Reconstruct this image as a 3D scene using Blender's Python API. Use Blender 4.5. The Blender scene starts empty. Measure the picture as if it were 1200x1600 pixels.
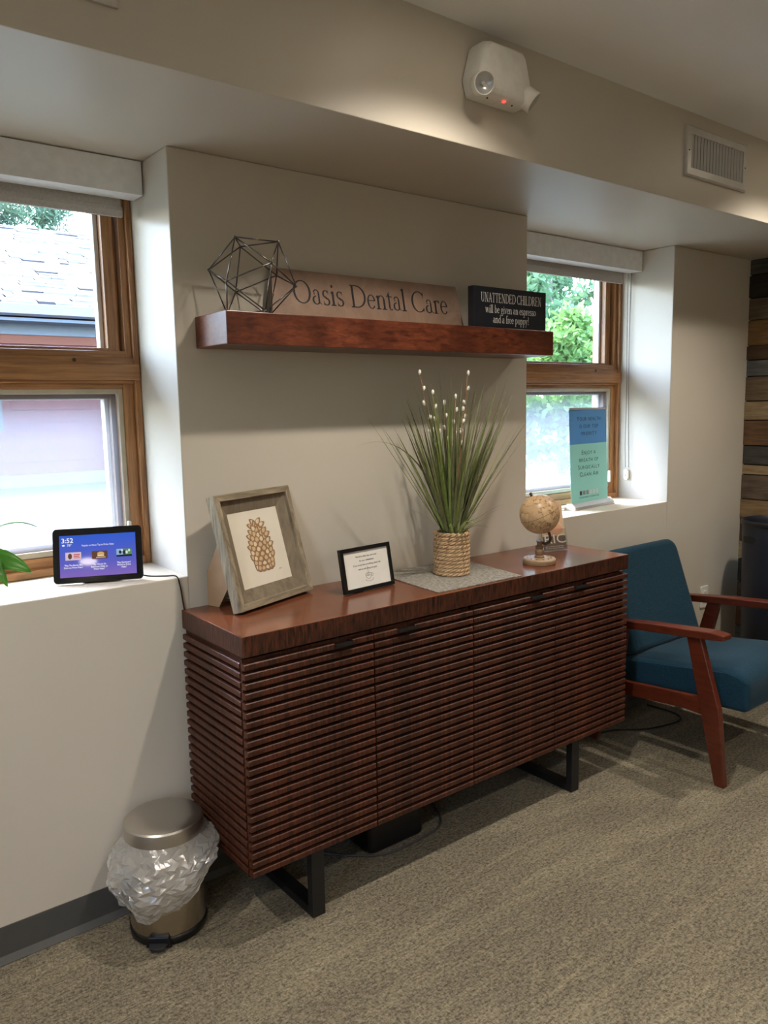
import bpy, bmesh, math, random
from mathutils import Vector, Matrix, noise
random.seed(7)
R = math.radians
PI = math.pi
S = bpy.context.scene
C = S.collection

# ------------------------------------------------------------------ camera
CAM = Vector((-0.9449, -2.1775, 1.47))
F_PX = 1225.9
pitch, yaw, roll = -0.1339, -0.6599, -0.0186
def make_camera():
    cp, sp, cy, sy = math.cos(pitch), math.sin(pitch), math.cos(yaw), math.sin(yaw)
    Fw = Vector((-sy*cp, cy*cp, sp)); Rt = Vector((cy, sy, 0)); Up = Rt.cross(Fw)
    c, s = math.cos(roll), math.sin(roll)
    R2 = c*Rt + s*Up; U2 = -s*Rt + c*Up
    cam = bpy.data.cameras.new('camera'); o = bpy.data.objects.new('camera', cam); C.objects.link(o)
    m = Matrix(((R2.x, U2.x, -Fw.x, CAM.x), (R2.y, U2.y, -Fw.y, CAM.y), (R2.z, U2.z, -Fw.z, CAM.z), (0, 0, 0, 1)))
    o.matrix_world = m
    cam.sensor_fit = 'VERTICAL'; cam.sensor_height = 36.0; cam.lens = F_PX/1600*36.0
    cam.clip_start = 0.02; cam.clip_end = 300
    S.camera = o
make_camera()

# ------------------------------------------------------------------ world, sun, exposure
W = bpy.data.worlds.new('sky_world'); S.world = W; W.use_nodes = True
nt = W.node_tree; nt.nodes.clear()
out = nt.nodes.new('ShaderNodeOutputWorld'); bg = nt.nodes.new('ShaderNodeBackground'); sky = nt.nodes.new('ShaderNodeTexSky')
SUN_EL, SUN_AZ = R(60), R(-12)      # sun stands beyond the neighbouring house, high, a little to the left
sky.sky_type = 'NISHITA'; sky.sun_disc = False; sky.sun_elevation = SUN_EL; sky.sun_rotation = SUN_AZ
sky.air_density = 1.0; sky.dust_density = 2.0; sky.ozone_density = 1.0
nt.links.new(sky.outputs[0], bg.inputs[0]); nt.links.new(bg.outputs[0], out.inputs[0])
bg.inputs[1].default_value = 5.0
sl = bpy.data.lights.new('sun', 'SUN'); sl.energy = 8.0; sl.angle = R(0.6); sl.color = (1, .97, .93)
so = bpy.data.objects.new('sun', sl); C.objects.link(so)
sdir = Vector((math.sin(SUN_AZ)*math.cos(SUN_EL), math.cos(SUN_AZ)*math.cos(SUN_EL), math.sin(SUN_EL)))
so.rotation_euler = sdir.to_track_quat('Z', 'Y').to_euler(); so.location = (0, 8, 12)
S.view_settings.view_transform = 'Standard'; S.view_settings.look = 'None'
S.view_settings.exposure = 0.0; S.view_settings.gamma = 1.0; S.view_settings.use_curve_mapping = False
LAMP_W = 97.0
S.cycles.max_bounces = 10; S.cycles.diffuse_bounces = 5; S.cycles.transparent_max_bounces = 16
S.cycles.use_denoising = True
S.cycles.sample_clamp_indirect = 6.0

# ------------------------------------------------------------------ material helpers
MATS = {}
def srgb(r, g, b):
    f = lambda c: (c/255/12.92) if c/255 <= .04045 else ((c/255+.055)/1.055)**2.4
    return (f(r), f(g), f(b), 1)
class NT:
    def __init__(s, name):
        s.m = bpy.data.materials.new(name); s.m.use_nodes = True; s.t = s.m.node_tree
        s.b = s.t.nodes['Principled BSDF']; s.out = s.t.nodes['Material Output']; MATS[name] = s.m
    def n(s, kind, **kw):
        x = s.t.nodes.new(kind)
        for k, v in kw.items(): setattr(x, k, v)
        return x
    def l(s, a, b): s.t.links.new(a, b)
    def coords(s, scale=(1, 1, 1), kind='Object', rot=(0, 0, 0)):
        tc = s.n('ShaderNodeTexCoord'); mp = s.n('ShaderNodeMapping')
        mp.inputs['Scale'].default_value = scale; mp.inputs['Rotation'].default_value = rot
        s.l(tc.outputs[kind], mp.inputs['Vector']); return mp.outputs[0]
    def noise(s, vec, scale, detail=4, rough=.55, dist=0):
        x = s.n('ShaderNodeTexNoise'); x.inputs['Scale'].default_value = scale; x.inputs['Detail'].default_value = detail
        x.inputs['Roughness'].default_value = rough; x.inputs['Distortion'].default_value = dist
        s.l(vec, x.inputs['Vector']); return x.outputs[0]
    def ramp(s, fac, stops):
        x = s.n('ShaderNodeValToRGB'); e = x.color_ramp.elements
        while len(e) < len(stops): e.new(.5)
        for k, (p, c) in enumerate(stops): e[k].position = p; e[k].color = c if len(c) == 4 else (*c, 1)
        s.l(fac, x.inputs[0]); return x.outputs[0]
    def mix(s, fac, a, b, mode='MIX'):
        x = s.n('ShaderNodeMix', data_type='RGBA', blend_type=mode)
        for sock, v in ((x.inputs[0], fac), (x.inputs[6], a), (x.inputs[7], b)):
            if hasattr(v, 'links'): s.l(v, sock)
            else: sock.default_value = v
        return x.outputs[2]
    def bump(s, h, strength=.3, dist=.002):
        x = s.n('ShaderNodeBump'); x.inputs['Strength'].default_value = strength; x.inputs['Distance'].default_value = dist
        s.l(h, x.inputs['Height']); s.l(x.outputs[0], s.b.inputs['Normal'])
    def set(s, color=None, rough=None, metal=None, spec=None, **kw):
        i = s.b.inputs
        if color is not None:
            if hasattr(color, 'links'): s.l(color, i['Base Color'])
            else: i['Base Color'].default_value = color
        if rough is not None: i['Roughness'].default_value = rough
        if metal is not None: i['Metallic'].default_value = metal
        if spec is not None: i['Specular IOR Level'].default_value = spec
        for k, v in kw.items(): i[k.replace('_', ' ')].default_value = v
        return s.m
def plain(name, col, rough=.5, metal=0, spec=.5, var=.06, vscale=30, **kw):
    t = NT(name); v = t.noise(t.coords(), vscale, 3)
    c1 = tuple(max(0, x*(1-var)) for x in col[:3])+(1,); c2 = tuple(min(1, x*(1+var)) for x in col[:3])+(1,)
    return t.set(t.ramp(v, [(.3, c1), (.7, c2)]), rough, metal, spec, **kw)
def wood(name, dark, light, grain=(40, 40, 3), scale=3.0, rough=.35, bump=.15, blotch=.35, spec=.5, lo=.28, hi=.72):
    t = NT(name); g = t.noise(t.coords(grain), scale, 6, .65, .4)
    col = t.ramp(g, [(lo, dark), (hi, light)])
    b = t.noise(t.coords((1, 1, 1)), 5, 3)
    dk = tuple(x*.55 for x in dark[:3])+(1,)
    f = t.ramp(b, [(.35, (blotch,)*3+(1,)), (.65, (0, 0, 0, 1))])
    col = t.mix(f, col, dk)
    t.bump(g, bump, .001)
    return t.set(col, rough, 0, spec)

def paint(name, col, rough=.5, spec=.35):
    t = NT(name); v = t.noise(t.coords(), 1.5, 2); o = t.noise(t.coords(), 260, 2)
    c1 = tuple(x*.97 for x in col[:3])+(1,); c2 = tuple(min(1, x*1.02) for x in col[:3])+(1,)
    t.bump(o, .06, .0006)
    return t.set(t.ramp(v, [(.3, c1), (.7, c2)]), rough, 0, spec)
paint('wall_paint', srgb(199, 191, 177), .42, .4)
paint('ceiling_paint', srgb(240, 240, 240), .6, .25)
plain('white_plastic', srgb(226, 224, 218), .35)
plain('valance_white', srgb(230, 231, 232), .5)
plain('shade_fabric', srgb(176, 170, 162), .9, var=.12, vscale=200)
plain('rubber_grey', srgb(72, 72, 70), .5)
plain('black_metal', srgb(20, 20, 22), .42, 0)
plain('black_plastic', srgb(15, 15, 17), .35)
plain('screen_bezel', srgb(10, 11, 14), .12)
plain('dark_plastic', srgb(38, 38, 40), .45)
plain('white_paper', srgb(226, 222, 214), .7, var=.02)
plain('cream_paper', srgb(224, 216, 200), .75, var=.04, vscale=8)
plain('ink', srgb(16, 16, 20), .6)
plain('ink_soft', srgb(95, 92, 90), .7)
plain('engraved', srgb(38, 34, 40), .7)
plain('sign_black', srgb(22, 25, 33), .45)
plain('sign_text', srgb(226, 224, 218), .6)
plain('vinyl_beige', srgb(176, 166, 146), .5)
plain('sash_brown', srgb(112, 84, 66), .5)
plain('exterior_white', srgb(220, 220, 220), .5)
plain('silver', srgb(205, 205, 208), .3, .7)
plain('vent_metal', srgb(196, 193, 188), .38, .15)
plain('vent_dark', srgb(66, 64, 62), .6)
plain('chrome_dark', srgb(104, 102, 100), .3, .9)
plain('sq_dark', srgb(52, 58, 62), .5); plain('sq_mid', srgb(120, 124, 128), .5); plain('sq_light', srgb(190, 200, 198), .5)
plain('cord_black', srgb(18, 18, 20), .5)
plain('cord_grey', srgb(64, 64, 64), .5)
plain('cardboard', srgb(160, 128, 98), .85)
plain('bin_navy', srgb(28, 32, 43), .42)
plain('bin_inside', srgb(14, 15, 18), .6)
plain('catkin', srgb(226, 224, 214), .9, var=.1)
plain('twig', srgb(150, 108, 72), .7)
plain('brass_old', srgb(70, 54, 42), .45, .5)
plain('soil', srgb(48, 40, 30), .95)
plain('orchid_pot', srgb(228, 226, 222), .3)
plain('outlet_white', srgb(222, 220, 214), .35)

def mk_carpet():
    t = NT('carpet')
    fine = t.noise(t.coords((170, 95, 95), rot=(0, 0, R(20))), 1.0, 4, .8)
    tuft = t.noise(t.coords((58, 150, 58), rot=(0, 0, R(-12))), 1.0, 3, .75)
    st = t.noise(t.coords((.8, 2.6, 1), rot=(0, 0, R(6))), 1.5, 6, .68, .5)
    st2 = t.noise(t.coords((1.6, 22, 1), rot=(0, 0, R(-5))), 1.2, 5, .7, .3)
    st3 = t.noise(t.coords((1.5, 3.0, 1), rot=(0, 0, R(40))), 1.3, 2, .5, 1.0)
    base = t.ramp(fine, [(.30, srgb(70, 64, 54)), (.48, srgb(122, 114, 98)), (.72, srgb(160, 150, 130))])
    lightc = t.ramp(fine, [(.28, srgb(112, 104, 86)), (.5, srgb(160, 150, 126)), (.75, srgb(190, 180, 154))])
    m1 = t.ramp(st, [(.46, (0, 0, 0, 1)), (.62, (.5, .5, .5, 1))])
    m2 = t.ramp(st2, [(.52, (0, 0, 0, 1)), (.68, (.5, .5, .5, 1))])
    m3 = t.ramp(st3, [(.488, (0, 0, 0, 1)), (.498, (.4, .4, .4, 1)), (.502, (.4, .4, .4, 1)), (.512, (0, 0, 0, 1))])
    m = t.mix(1.0, t.mix(1.0, m1, m2, 'ADD'), m3, 'LIGHTEN')
    col = t.mix(m, base, lightc)
    sh = t.ramp(tuft, [(.36, (.30, .30, .30, 1)), (.54, (1, 1, 1, 1))])
    col = t.mix(.8, col, t.mix(1.0, col, sh, 'MULTIPLY'))
    t.bump(fine, .8, .006)
    t.set(col, .95, 0, .1)
mk_carpet()

# furniture woods
wood('credenza_wood', srgb(34, 17, 11), srgb(100, 52, 33), (150, 150, 16), 1.0, .42, .35, .3, .35, .38, .64)
wood('credenza_top', srgb(86, 46, 30), srgb(132, 78, 52), (3, 40, 40), 1.4, .2, .03, .25)
wood('credenza_edge', srgb(30, 15, 10), srgb(92, 48, 31), (130, 130, 20), 1.0, .40, .35, .3, .35, .38, .64)
wood('shelf_wood', srgb(66, 30, 20), srgb(128, 68, 44), (12, 30, 44), 1.5, .32, .05, .6, .5, .34, .66)
wood('chair_wood', srgb(70, 26, 14), srgb(106, 46, 26), (30, 6, 30), 2.0, .3, .05, .2)
wood('window_wood', srgb(118, 76, 44), srgb(184, 134, 84), (3, 40, 60), 1.6, .42, .06, .25)
wood('window_wood_v', srgb(118, 76, 44), srgb(184, 134, 84), (60, 40, 3), 1.6, .42, .06, .25)
wood('barn_wood', srgb(100, 88, 72), srgb(190, 174, 148), (45, 45, 5), 1.6, .8, .3, .3, .2)
wood('barn_wood_h', srgb(104, 92, 76), srgb(186, 170, 144), (5, 45, 45), 1.6, .8, .3, .3, .2)
wood('mat_board', srgb(108, 97, 82), srgb(138, 125, 106), (30, 30, 6), 2.0, .85, .1, .1, .2)
wood('globe_base_wood', srgb(140, 112, 84), srgb(186, 160, 126), (6, 6, 40), 3.0, .5, .05, .2)
wood('globe_post_wood', srgb(92, 68, 48), srgb(140, 108, 78), (6, 6, 40), 3.0, .5, .05, .2)
PLANK = [((58, 56, 54), (104, 102, 98)), ((30, 27, 24), (58, 52, 46)), ((74, 62, 48), (118, 102, 82)), ((92, 66, 40), (142, 108, 70)),
         ((58, 42, 30), (92, 70, 52)), ((72, 72, 72), (124, 124, 122)), ((76, 62, 48), (122, 102, 80)), ((110, 92, 68), (162, 140, 108)),
         ((80, 58, 40), (124, 94, 66)), ((42, 40, 38), (82, 78, 72)), ((112, 92, 66), (158, 134, 102)), ((66, 54, 44), (110, 92, 76)), ((104, 82, 56), (152, 124, 90))]
for k, (a, b) in enumerate(PLANK): wood('plank_%d' % k, srgb(*a), srgb(*b), (30, 4, 45), 1.6, .8, .5, .45, .2)

def mk_fabric():
    t = NT('chair_blue'); w1 = t.noise(t.coords((700, 90, 700)), 1, 2); w2 = t.noise(t.coords((90, 700, 700)), 1, 2)
    w = t.mix(.5, w1, w2); c = t.ramp(w, [(.38, srgb(10, 36, 48)), (.62, srgb(26, 62, 80))])
    t.bump(w, .4, .001); t.set(c, .9, 0, .2, Sheen_Weight=.12, Sheen_Roughness=.4)
mk_fabric()
def mk_mat():
    t = NT('woven_mat'); w1 = t.noise(t.coords((420, 60, 60)), 1, 3); w2 = t.noise(t.coords((60, 420, 60)), 1, 3)
    w = t.mix(.5, w1, w2); c = t.ramp(w, [(.36, srgb(82, 80, 76)), (.64, srgb(176, 170, 160))])
    t.bump(w, .5, .001); t.set(c, .9, 0, .1)
mk_mat()
def mk_rope():
    t = NT('rope'); n = t.noise(t.coords((1, 1, 1)), 420, 3, .7); n2 = t.noise(t.coords(), 25, 2)
    c = t.ramp(n, [(.3, srgb(160, 128, 94)), (.7, srgb(222, 192, 154))])
    c = t.mix(t.ramp(n2, [(.4, (0, 0, 0, 1)), (.7, (.35, .35, .35, 1))]), c, srgb(140, 102, 70))
    t.bump(n, .5, .001); t.set(c, .9, 0, .15)
mk_rope()
def mk_sign_tan():
    t = NT('sign_tan'); n = t.noise(t.coords(), 9, 6, .65, .6); n2 = t.noise(t.coords(), 300, 2)
    c = t.ramp(n, [(.3, srgb(130, 106, 90)), (.6, srgb(152, 126, 108)), (.8, srgb(166, 142, 122))])
    t.bump(n2, .08, .0005); t.set(c, .42, 0, .4)
mk_sign_tan()
def mk_globe():
    t = NT('globe_map'); v = t.coords()
    n = t.noise(v, 16, 8, .62); n2 = t.noise(v, 40, 4)
    base = t.ramp(n2, [(.3, srgb(186, 152, 112)), (.7, srgb(214, 182, 142))])
    line = t.ramp(n, [(.485, (0, 0, 0, 1)), (.497, (1, 1, 1, 1)), (.503, (1, 1, 1, 1)), (.515, (0, 0, 0, 1))])
    land = t.ramp(n, [(.50, (0, 0, 0, 1)), (.52, (.35, .35, .35, 1))])
    c = t.mix(land, base, srgb(168, 130, 92)); c = t.mix(line, c, srgb(104, 78, 56))
    t.set(c, .38, 0, .4)
mk_globe()
def mk_steel(name, col, rough, aniso):
    t = NT(name); n = t.noise(t.coords((180, 180, 3)), 1, 3)
    r = t.ramp(n, [(.3, (rough*.95,)*3), (.7, (rough*1.08,)*3)])
    t.set(col, rough, 1.0, .5, Anisotropic=aniso); t.l(r, t.b.inputs['Roughness'])
mk_steel('steel', srgb(186, 176, 162), .2, .3)
mk_steel('steel_lid', srgb(196, 192, 186), .34, .2)
def mk_leaf(name, a, b, trans=.25, rough=.5, sc=(40, 40, 2)):
    t = NT(name); n = t.noise(t.coords(sc), 2, 3); oi = t.n('ShaderNodeObjectInfo')
    c = t.ramp(n, [(.3, a), (.7, b)])
    c2 = t.mix(.5, c, t.ramp(oi.outputs['Random'], [(0, a), (1, b)]))
    t.set(c2, rough, 0, .3)
    tr = t.n('ShaderNodeBsdfTranslucent'); t.l(c2, tr.inputs[0])
    mx = t.n('ShaderNodeMixShader'); mx.inputs[0].default_value = trans
    t.l(t.b.outputs[0], mx.inputs[1]); t.l(tr.outputs[0], mx.inputs[2]); t.l(mx.outputs[0], t.out.inputs[0])
def mk_banner(name, col):
    t = NT(name); v = t.noise(t.coords(), 6, 2); c = t.ramp(v, [(.3, tuple(x*.96 for x in col[:3])+(1,)), (.7, col)])
    t.set(c, .5, 0, .3); tr = t.n('ShaderNodeBsdfTranslucent'); t.l(c, tr.inputs[0]); mx = t.n('ShaderNodeMixShader'); mx.inputs[0].default_value = .16
    t.l(t.b.outputs[0], mx.inputs[1]); t.l(tr.outputs[0], mx.inputs[2]); t.l(mx.outputs[0], t.out.inputs[0])
mk_banner('banner_blue', srgb(90, 148, 196)); mk_banner('banner_teal', srgb(152, 206, 196))
mk_leaf('grass_blade', srgb(56, 66, 40), srgb(168, 170, 128))
mk_leaf('grass_bright', srgb(84, 108, 48), srgb(168, 182, 110))
mk_leaf('orchid_leaf', srgb(60, 120, 40), srgb(110, 170, 70), .3, .3, (8, 8, 8))
mk_leaf('pine_leaf', srgb(58, 84, 66), srgb(104, 130, 104), .35, .6, (2, 2, 2))
mk_leaf('tree_leaf', srgb(70, 104, 74), srgb(116, 146, 104), .4, .6, (2, 2, 2))
mk_leaf('bush_leaf', srgb(56, 92, 44), srgb(106, 142, 74), .4, .6, (2, 2, 2))
plain('bark', srgb(94, 84, 76), .9, var=.2)
plain('siding_red', srgb(84, 42, 42), .8, var=.12, vscale=4)
plain('trim_orange', srgb(104, 58, 44), .8)
plain('fascia_grey', srgb(120, 118, 132), .6)
plain('eave_blue', srgb(92, 100, 114), .7)
plain('foundation', srgb(96, 98, 102), .9)
plain('ground_gravel', srgb(64, 72, 68), .95, var=.25, vscale=6)
plain('far_glass', srgb(60, 66, 74), .1)
plain('sun_block_eave', srgb(150, 146, 138), .8)  # colour of the added sun-blocking eave
plain('pipe_grey', srgb(150, 146, 150), .6)
plain('shingle_dark', srgb(58, 56, 60), .95)
def mk_shingle():
    t = NT('shingle'); n = t.noise(t.coords((1.2, 6, 6)), 2.2, 5, .7)
    c = t.ramp(n, [(.35, srgb(92, 90, 90)), (.65, srgb(140, 136, 134))]); t.set(c, .95, 0, .1)
mk_shingle()
def schlick(t):
    lw = t.n('ShaderNodeLayerWeight'); lw.inputs[0].default_value = .5
    p5 = t.n('ShaderNodeMath', operation='POWER'); p5.inputs[1].default_value = 5.0; t.l(lw.outputs['Facing'], p5.inputs[0])
    ma = t.n('ShaderNodeMath', operation='MULTIPLY_ADD'); ma.inputs[1].default_value = .93; ma.inputs[2].default_value = .035; t.l(p5.outputs[0], ma.inputs[0])
    return ma.outputs[0]
def mk_glass():
    t = NT('pane_glass'); fr = schlick(t)
    tr = t.n('ShaderNodeBsdfTransparent'); tr.inputs[0].default_value = (.94, .96, .96, 1)
    gl = t.n('ShaderNodeBsdfGlossy'); gl.inputs['Roughness'].default_value = .01
    mx = t.n('ShaderNodeMixShader'); t.l(fr, mx.inputs[0]); t.l(tr.outputs[0], mx.inputs[1]); t.l(gl.outputs[0], mx.inputs[2])
    t.l(mx.outputs[0], t.out.inputs[0])
mk_glass()
def mk_mesh_screen():
    t = NT('insect_screen'); n = t.noise(t.coords((90, 90, 90)), 3, 3)
    tr = t.n('ShaderNodeBsdfTransparent'); tl = t.n('ShaderNodeBsdfTranslucent'); df = t.n('ShaderNodeBsdfDiffuse')
    tl.inputs[0].default_value = srgb(205, 212, 222); df.inputs[0].default_value = srgb(120, 124, 130)
    a = t.n('ShaderNodeMixShader'); a.inputs[0].default_value = .45
    t.l(tl.outputs[0], a.inputs[1]); t.l(df.outputs[0], a.inputs[2])
    mx = t.n('ShaderNodeMixShader'); f = t.ramp(n, [(.3, (.20, .20, .20, 1)), (.7, (.28, .28, .28, 1))])
    t.l(f, mx.inputs[0]); t.l(tr.outputs[0], mx.inputs[1]); t.l(a.outputs[0], mx.inputs[2]); t.l(mx.outputs[0], t.out.inputs[0])
mk_mesh_screen()
def mk_acrylic():
    t = NT('acrylic'); fr = schlick(t)
    tr = t.n('ShaderNodeBsdfTransparent'); tr.inputs[0].default_value = (.93, .94, .94, 1)
    gl = t.n('ShaderNodeBsdfGlossy'); gl.inputs['Roughness'].default_value = .04
    mx = t.n('ShaderNodeMixShader'); t.l(fr, mx.inputs[0]); t.l(tr.outputs[0], mx.inputs[1]); t.l(gl.outputs[0], mx.inputs[2])
    t.l(mx.outputs[0], t.out.inputs[0])
mk_acrylic()
def mk_bag():
    t = NT('bag_plastic'); tr = t.n('ShaderNodeBsdfTransparent'); tr.inputs[0].default_value = (.95, .95, .95, 1)
    df = t.n('ShaderNodeBsdfTranslucent'); df.inputs[0].default_value = (.85, .85, .84, 1)
    d2 = t.n('ShaderNodeBsdfDiffuse'); d2.inputs[0].default_value = (.85, .85, .84, 1)
    gl = t.n('ShaderNodeBsdfGlossy'); gl.inputs['Roughness'].default_value = .16; gl.inputs[0].default_value = (1, 1, 1, 1)
    a = t.n('ShaderNodeMixShader'); a.inputs[0].default_value = .6; t.l(df.outputs[0], a.inputs[1]); t.l(d2.outputs[0], a.inputs[2])
    b = t.n('ShaderNodeMixShader'); b.inputs[0].default_value = .36; t.l(tr.outputs[0], b.inputs[1]); t.l(a.outputs[0], b.inputs[2])
    lw = t.n('ShaderNodeLayerWeight'); lw.inputs[0].default_value = .35
    f = t.ramp(lw.outputs['Facing'], [(0, (.10, .10, .10, 1)), (1, (.45, .45, .45, 1))])
    c = t.n('ShaderNodeMixShader'); t.l(f, c.inputs[0]); t.l(b.outputs[0], c.inputs[1]); t.l(gl.outputs[0], c.inputs[2])
    nz = t.noise(t.coords((1, 1, 1)), 38, 3, .6, .9); bp = t.n('ShaderNodeBump'); bp.inputs['Strength'].default_value = .35; bp.inputs['Distance'].default_value = .004
    t.l(nz, bp.inputs['Height']); t.l(bp.outputs[0], gl.inputs['Normal']); t.l(bp.outputs[0], d2.inputs['Normal'])
    t.l(c.outputs[0], t.out.inputs[0])
mk_bag()
def emit(name, col, st=1.0):
    t = NT(name); t.set((0, 0, 0, 1), .2, 0, .5); t.b.inputs['Emission Color'].default_value = col; t.b.inputs['Emission Strength'].default_value = st
    return t
def mk_screen():
    t = emit('screen_glow', (0, 0, 0, 1), .85); tc = t.n('ShaderNodeTexCoord'); sp = t.n('ShaderNodeSeparateXYZ')
    t.l(tc.outputs['Generated'], sp.inputs[0])
    c = t.ramp(sp.outputs['Z'], [(0, srgb(138, 110, 196)), (.35, srgb(96, 100, 204)), (1, srgb(48, 98, 218))])
    t.l(c, t.b.inputs['Emission Color']); t.b.inputs['Roughness'].default_value = .04
mk_screen()
emit('screen_white', (1, 1, 1, 1), .9)
for nm, c in (('tp', (226, 200, 214)), ('tb', (92, 56, 46)), ('tr', (200, 70, 80)), ('tg', (96, 60, 40)), ('ty', (222, 176, 110)), ('tgr', (92, 150, 84)), ('tbl', (150, 190, 224)), ('tn', (20, 26, 48)), ('tw', (228, 230, 236))):
    emit('screen_'+nm, srgb(*c), .85)
emit('lamp_disc', (1, .86, .66, 1), 22.0)
emit('led_red', (1, .05, .04, 1), 3.0)

# ------------------------------------------------------------------ geometry helpers
class MB:
    def __init__(s, M=None): s.v = []; s.f = []; s.mi = []; s.cur = 0; s.M = M or Matrix.Identity(4)
    def add(s, vs, fs):
        b = len(s.v); s.v += [tuple(s.M @ Vector(p)) for p in vs]
        for f in fs: s.f.append(tuple(b+i for i in f)); s.mi.append(s.cur)
        return s
    def box(s, x0, x1, y0, y1, z0, z1):
        return s.add([(x, y, z) for x in (x0, x1) for y in (y0, y1) for z in (z0, z1)],
                     [(0, 1, 3, 2), (4, 6, 7, 5), (0, 4, 5, 1), (2, 3, 7, 6), (0, 2, 6, 4), (1, 5, 7, 3)])
    def prism(s, poly, y0, y1):      # polygon in xz (counter-clockwise from the front), extruded along y
        n = len(poly)
        return s.add([(x, y0, z) for x, z in poly]+[(x, y1, z) for x, z in poly],
                     [tuple(range(n)), tuple(range(2*n-1, n-1, -1))]+[(i, n+i, n+(i+1) % n, (i+1) % n) for i in range(n)])
    def prism_x(s, poly, x0, x1):    # polygon in yz extruded along x
        n = len(poly)
        return s.add([(x0, y, z) for y, z in poly]+[(x1, y, z) for y, z in poly],
                     [tuple(range(n-1, -1, -1)), tuple(range(n, 2*n))]+[(i, (i+1) % n, n+(i+1) % n, n+i) for i in range(n)])
    def prism_z(s, poly, z0, z1):
        n = len(poly)
        return s.add([(x, y, z0) for x, y in poly]+[(x, y, z1) for x, y in poly],
                     [tuple(range(n-1, -1, -1)), tuple(range(n, 2*n))]+[(i, (i+1) % n, n+(i+1) % n, n+i) for i in range(n)])
    def lathe(s, prof, n=48, cx=0, cy=0):
        m = len(prof); vs = []
        for i in range(n):
            a = 2*PI*i/n
            for r, z in prof: vs.append((cx+r*math.cos(a), cy+r*math.sin(a), z))
        fs = [(i*m+k, ((i+1) % n)*m+k, ((i+1) % n)*m+k+1, i*m+k+1) for i in range(n) for k in range(m-1)]
        return s.add(vs, fs)
    def tube(s, pts, rad, n=8, cap=True):
        pts = [Vector(p) for p in pts]; m = len(pts); vs = []
        rr = rad if isinstance(rad, (list, tuple)) else [rad]*m
        t0 = (pts[1]-pts[0]).normalized(); up = Vector((0, 0, 1)) if abs(t0.z) < .9 else Vector((1, 0, 0)); a = t0.cross(up).normalized()
        for i, p in enumerate(pts):
            t = (pts[min(i+1, m-1)]-pts[max(i-1, 0)]).normalized()
            a = (a-t*a.dot(t)).normalized(); b = t.cross(a)
            for k in range(n): vs.append(tuple(p+(a*math.cos(2*PI*k/n)+b*math.sin(2*PI*k/n))*rr[i]))
        fs = [(i*n+k, i*n+(k+1) % n, (i+1)*n+(k+1) % n, (i+1)*n+k) for i in range(m-1) for k in range(n)]
        if cap: fs += [tuple(range(n-1, -1, -1)), tuple((m-1)*n+k for k in range(n))]
        return s.add(vs, fs)
    def sphere(s, c, r, nu=16, nv=10, sc=(1, 1, 1)):
        vs = []; fs = []
        for j in range(nv+1):
            t = PI*j/nv
            for i in range(nu):
                a = 2*PI*i/nu; vs.append((c[0]+r*sc[0]*math.sin(t)*math.cos(a), c[1]+r*sc[1]*math.sin(t)*math.sin(a), c[2]+r*sc[2]*math.cos(t)))
        for j in range(nv):
            for i in range(nu): fs.append((j*nu+i, (j+1)*nu+i, (j+1)*nu+(i+1) % nu, j*nu+(i+1) % nu))
        return s.add(vs, fs)
    def mesh(s, name, mats, smooth=False):
        me = bpy.data.meshes.new(name); me.from_pydata(s.v, [], s.f)
        for m in (mats if isinstance(mats, (list, tuple)) else [mats]): me.materials.append(MATS[m])
        if any(s.mi): me.polygons.foreach_set('material_index', s.mi)
        bm = bmesh.new(); bm.from_mesh(me); bmesh.ops.remove_doubles(bm, verts=bm.verts, dist=1e-6)
        bmesh.ops.recalc_face_normals(bm, faces=bm.faces); bm.to_mesh(me); bm.free()
        if smooth: me.polygons.foreach_set('use_smooth', [True]*len(me.polygons))
        me.update(); return me
    def build(s, name, mats, parent=None, smooth=False, bevel=0, seg=2, auto=None):
        o = bpy.data.objects.new(name, s.mesh(name, mats, smooth or bool(auto))); C.objects.link(o)
        if parent: o.parent = parent
        if bevel:
            b = o.modifiers.new('bevel', 'BEVEL'); b.width = bevel; b.segments = seg; b.limit_method = 'ANGLE'; b.angle_limit = R(35)
        if auto:
            o.data.set_sharp_from_angle(angle=R(auto))
        return o
def tag(o, label=None, cat=None, group=None, kind=None):
    for k, v in (('label', label), ('category', cat), ('group', group), ('kind', kind)):
        if v: o[k] = v
    return o
def thing(name, label=None, cat=None, loc=(0, 0, 0), rz=0, group=None, kind=None):
    o = bpy.data.objects.new(name, None); C.objects.link(o); o.empty_display_size = .05
    o.location = loc; o.rotation_euler = (0, 0, rz); return tag(o, label, cat, group, kind)
def copy_obj(o, parent=None, name=None):
    c = o.copy(); C.objects.link(c); c.parent = parent
    if name: c.name = name
    return c
def rrect(w, h, r, n=5, cx=0, cz=0):
    p = []
    for (sx, sz, a0) in ((1, -1, -90), (1, 1, 0), (-1, 1, 90), (-1, -1, 180)):
        for k in range(n+1):
            a = R(a0+90*k/n); p.append((cx+sx*(w/2-r)+r*math.cos(a), cz+sz*(h/2-r)+r*math.sin(a)))
    return p

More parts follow.
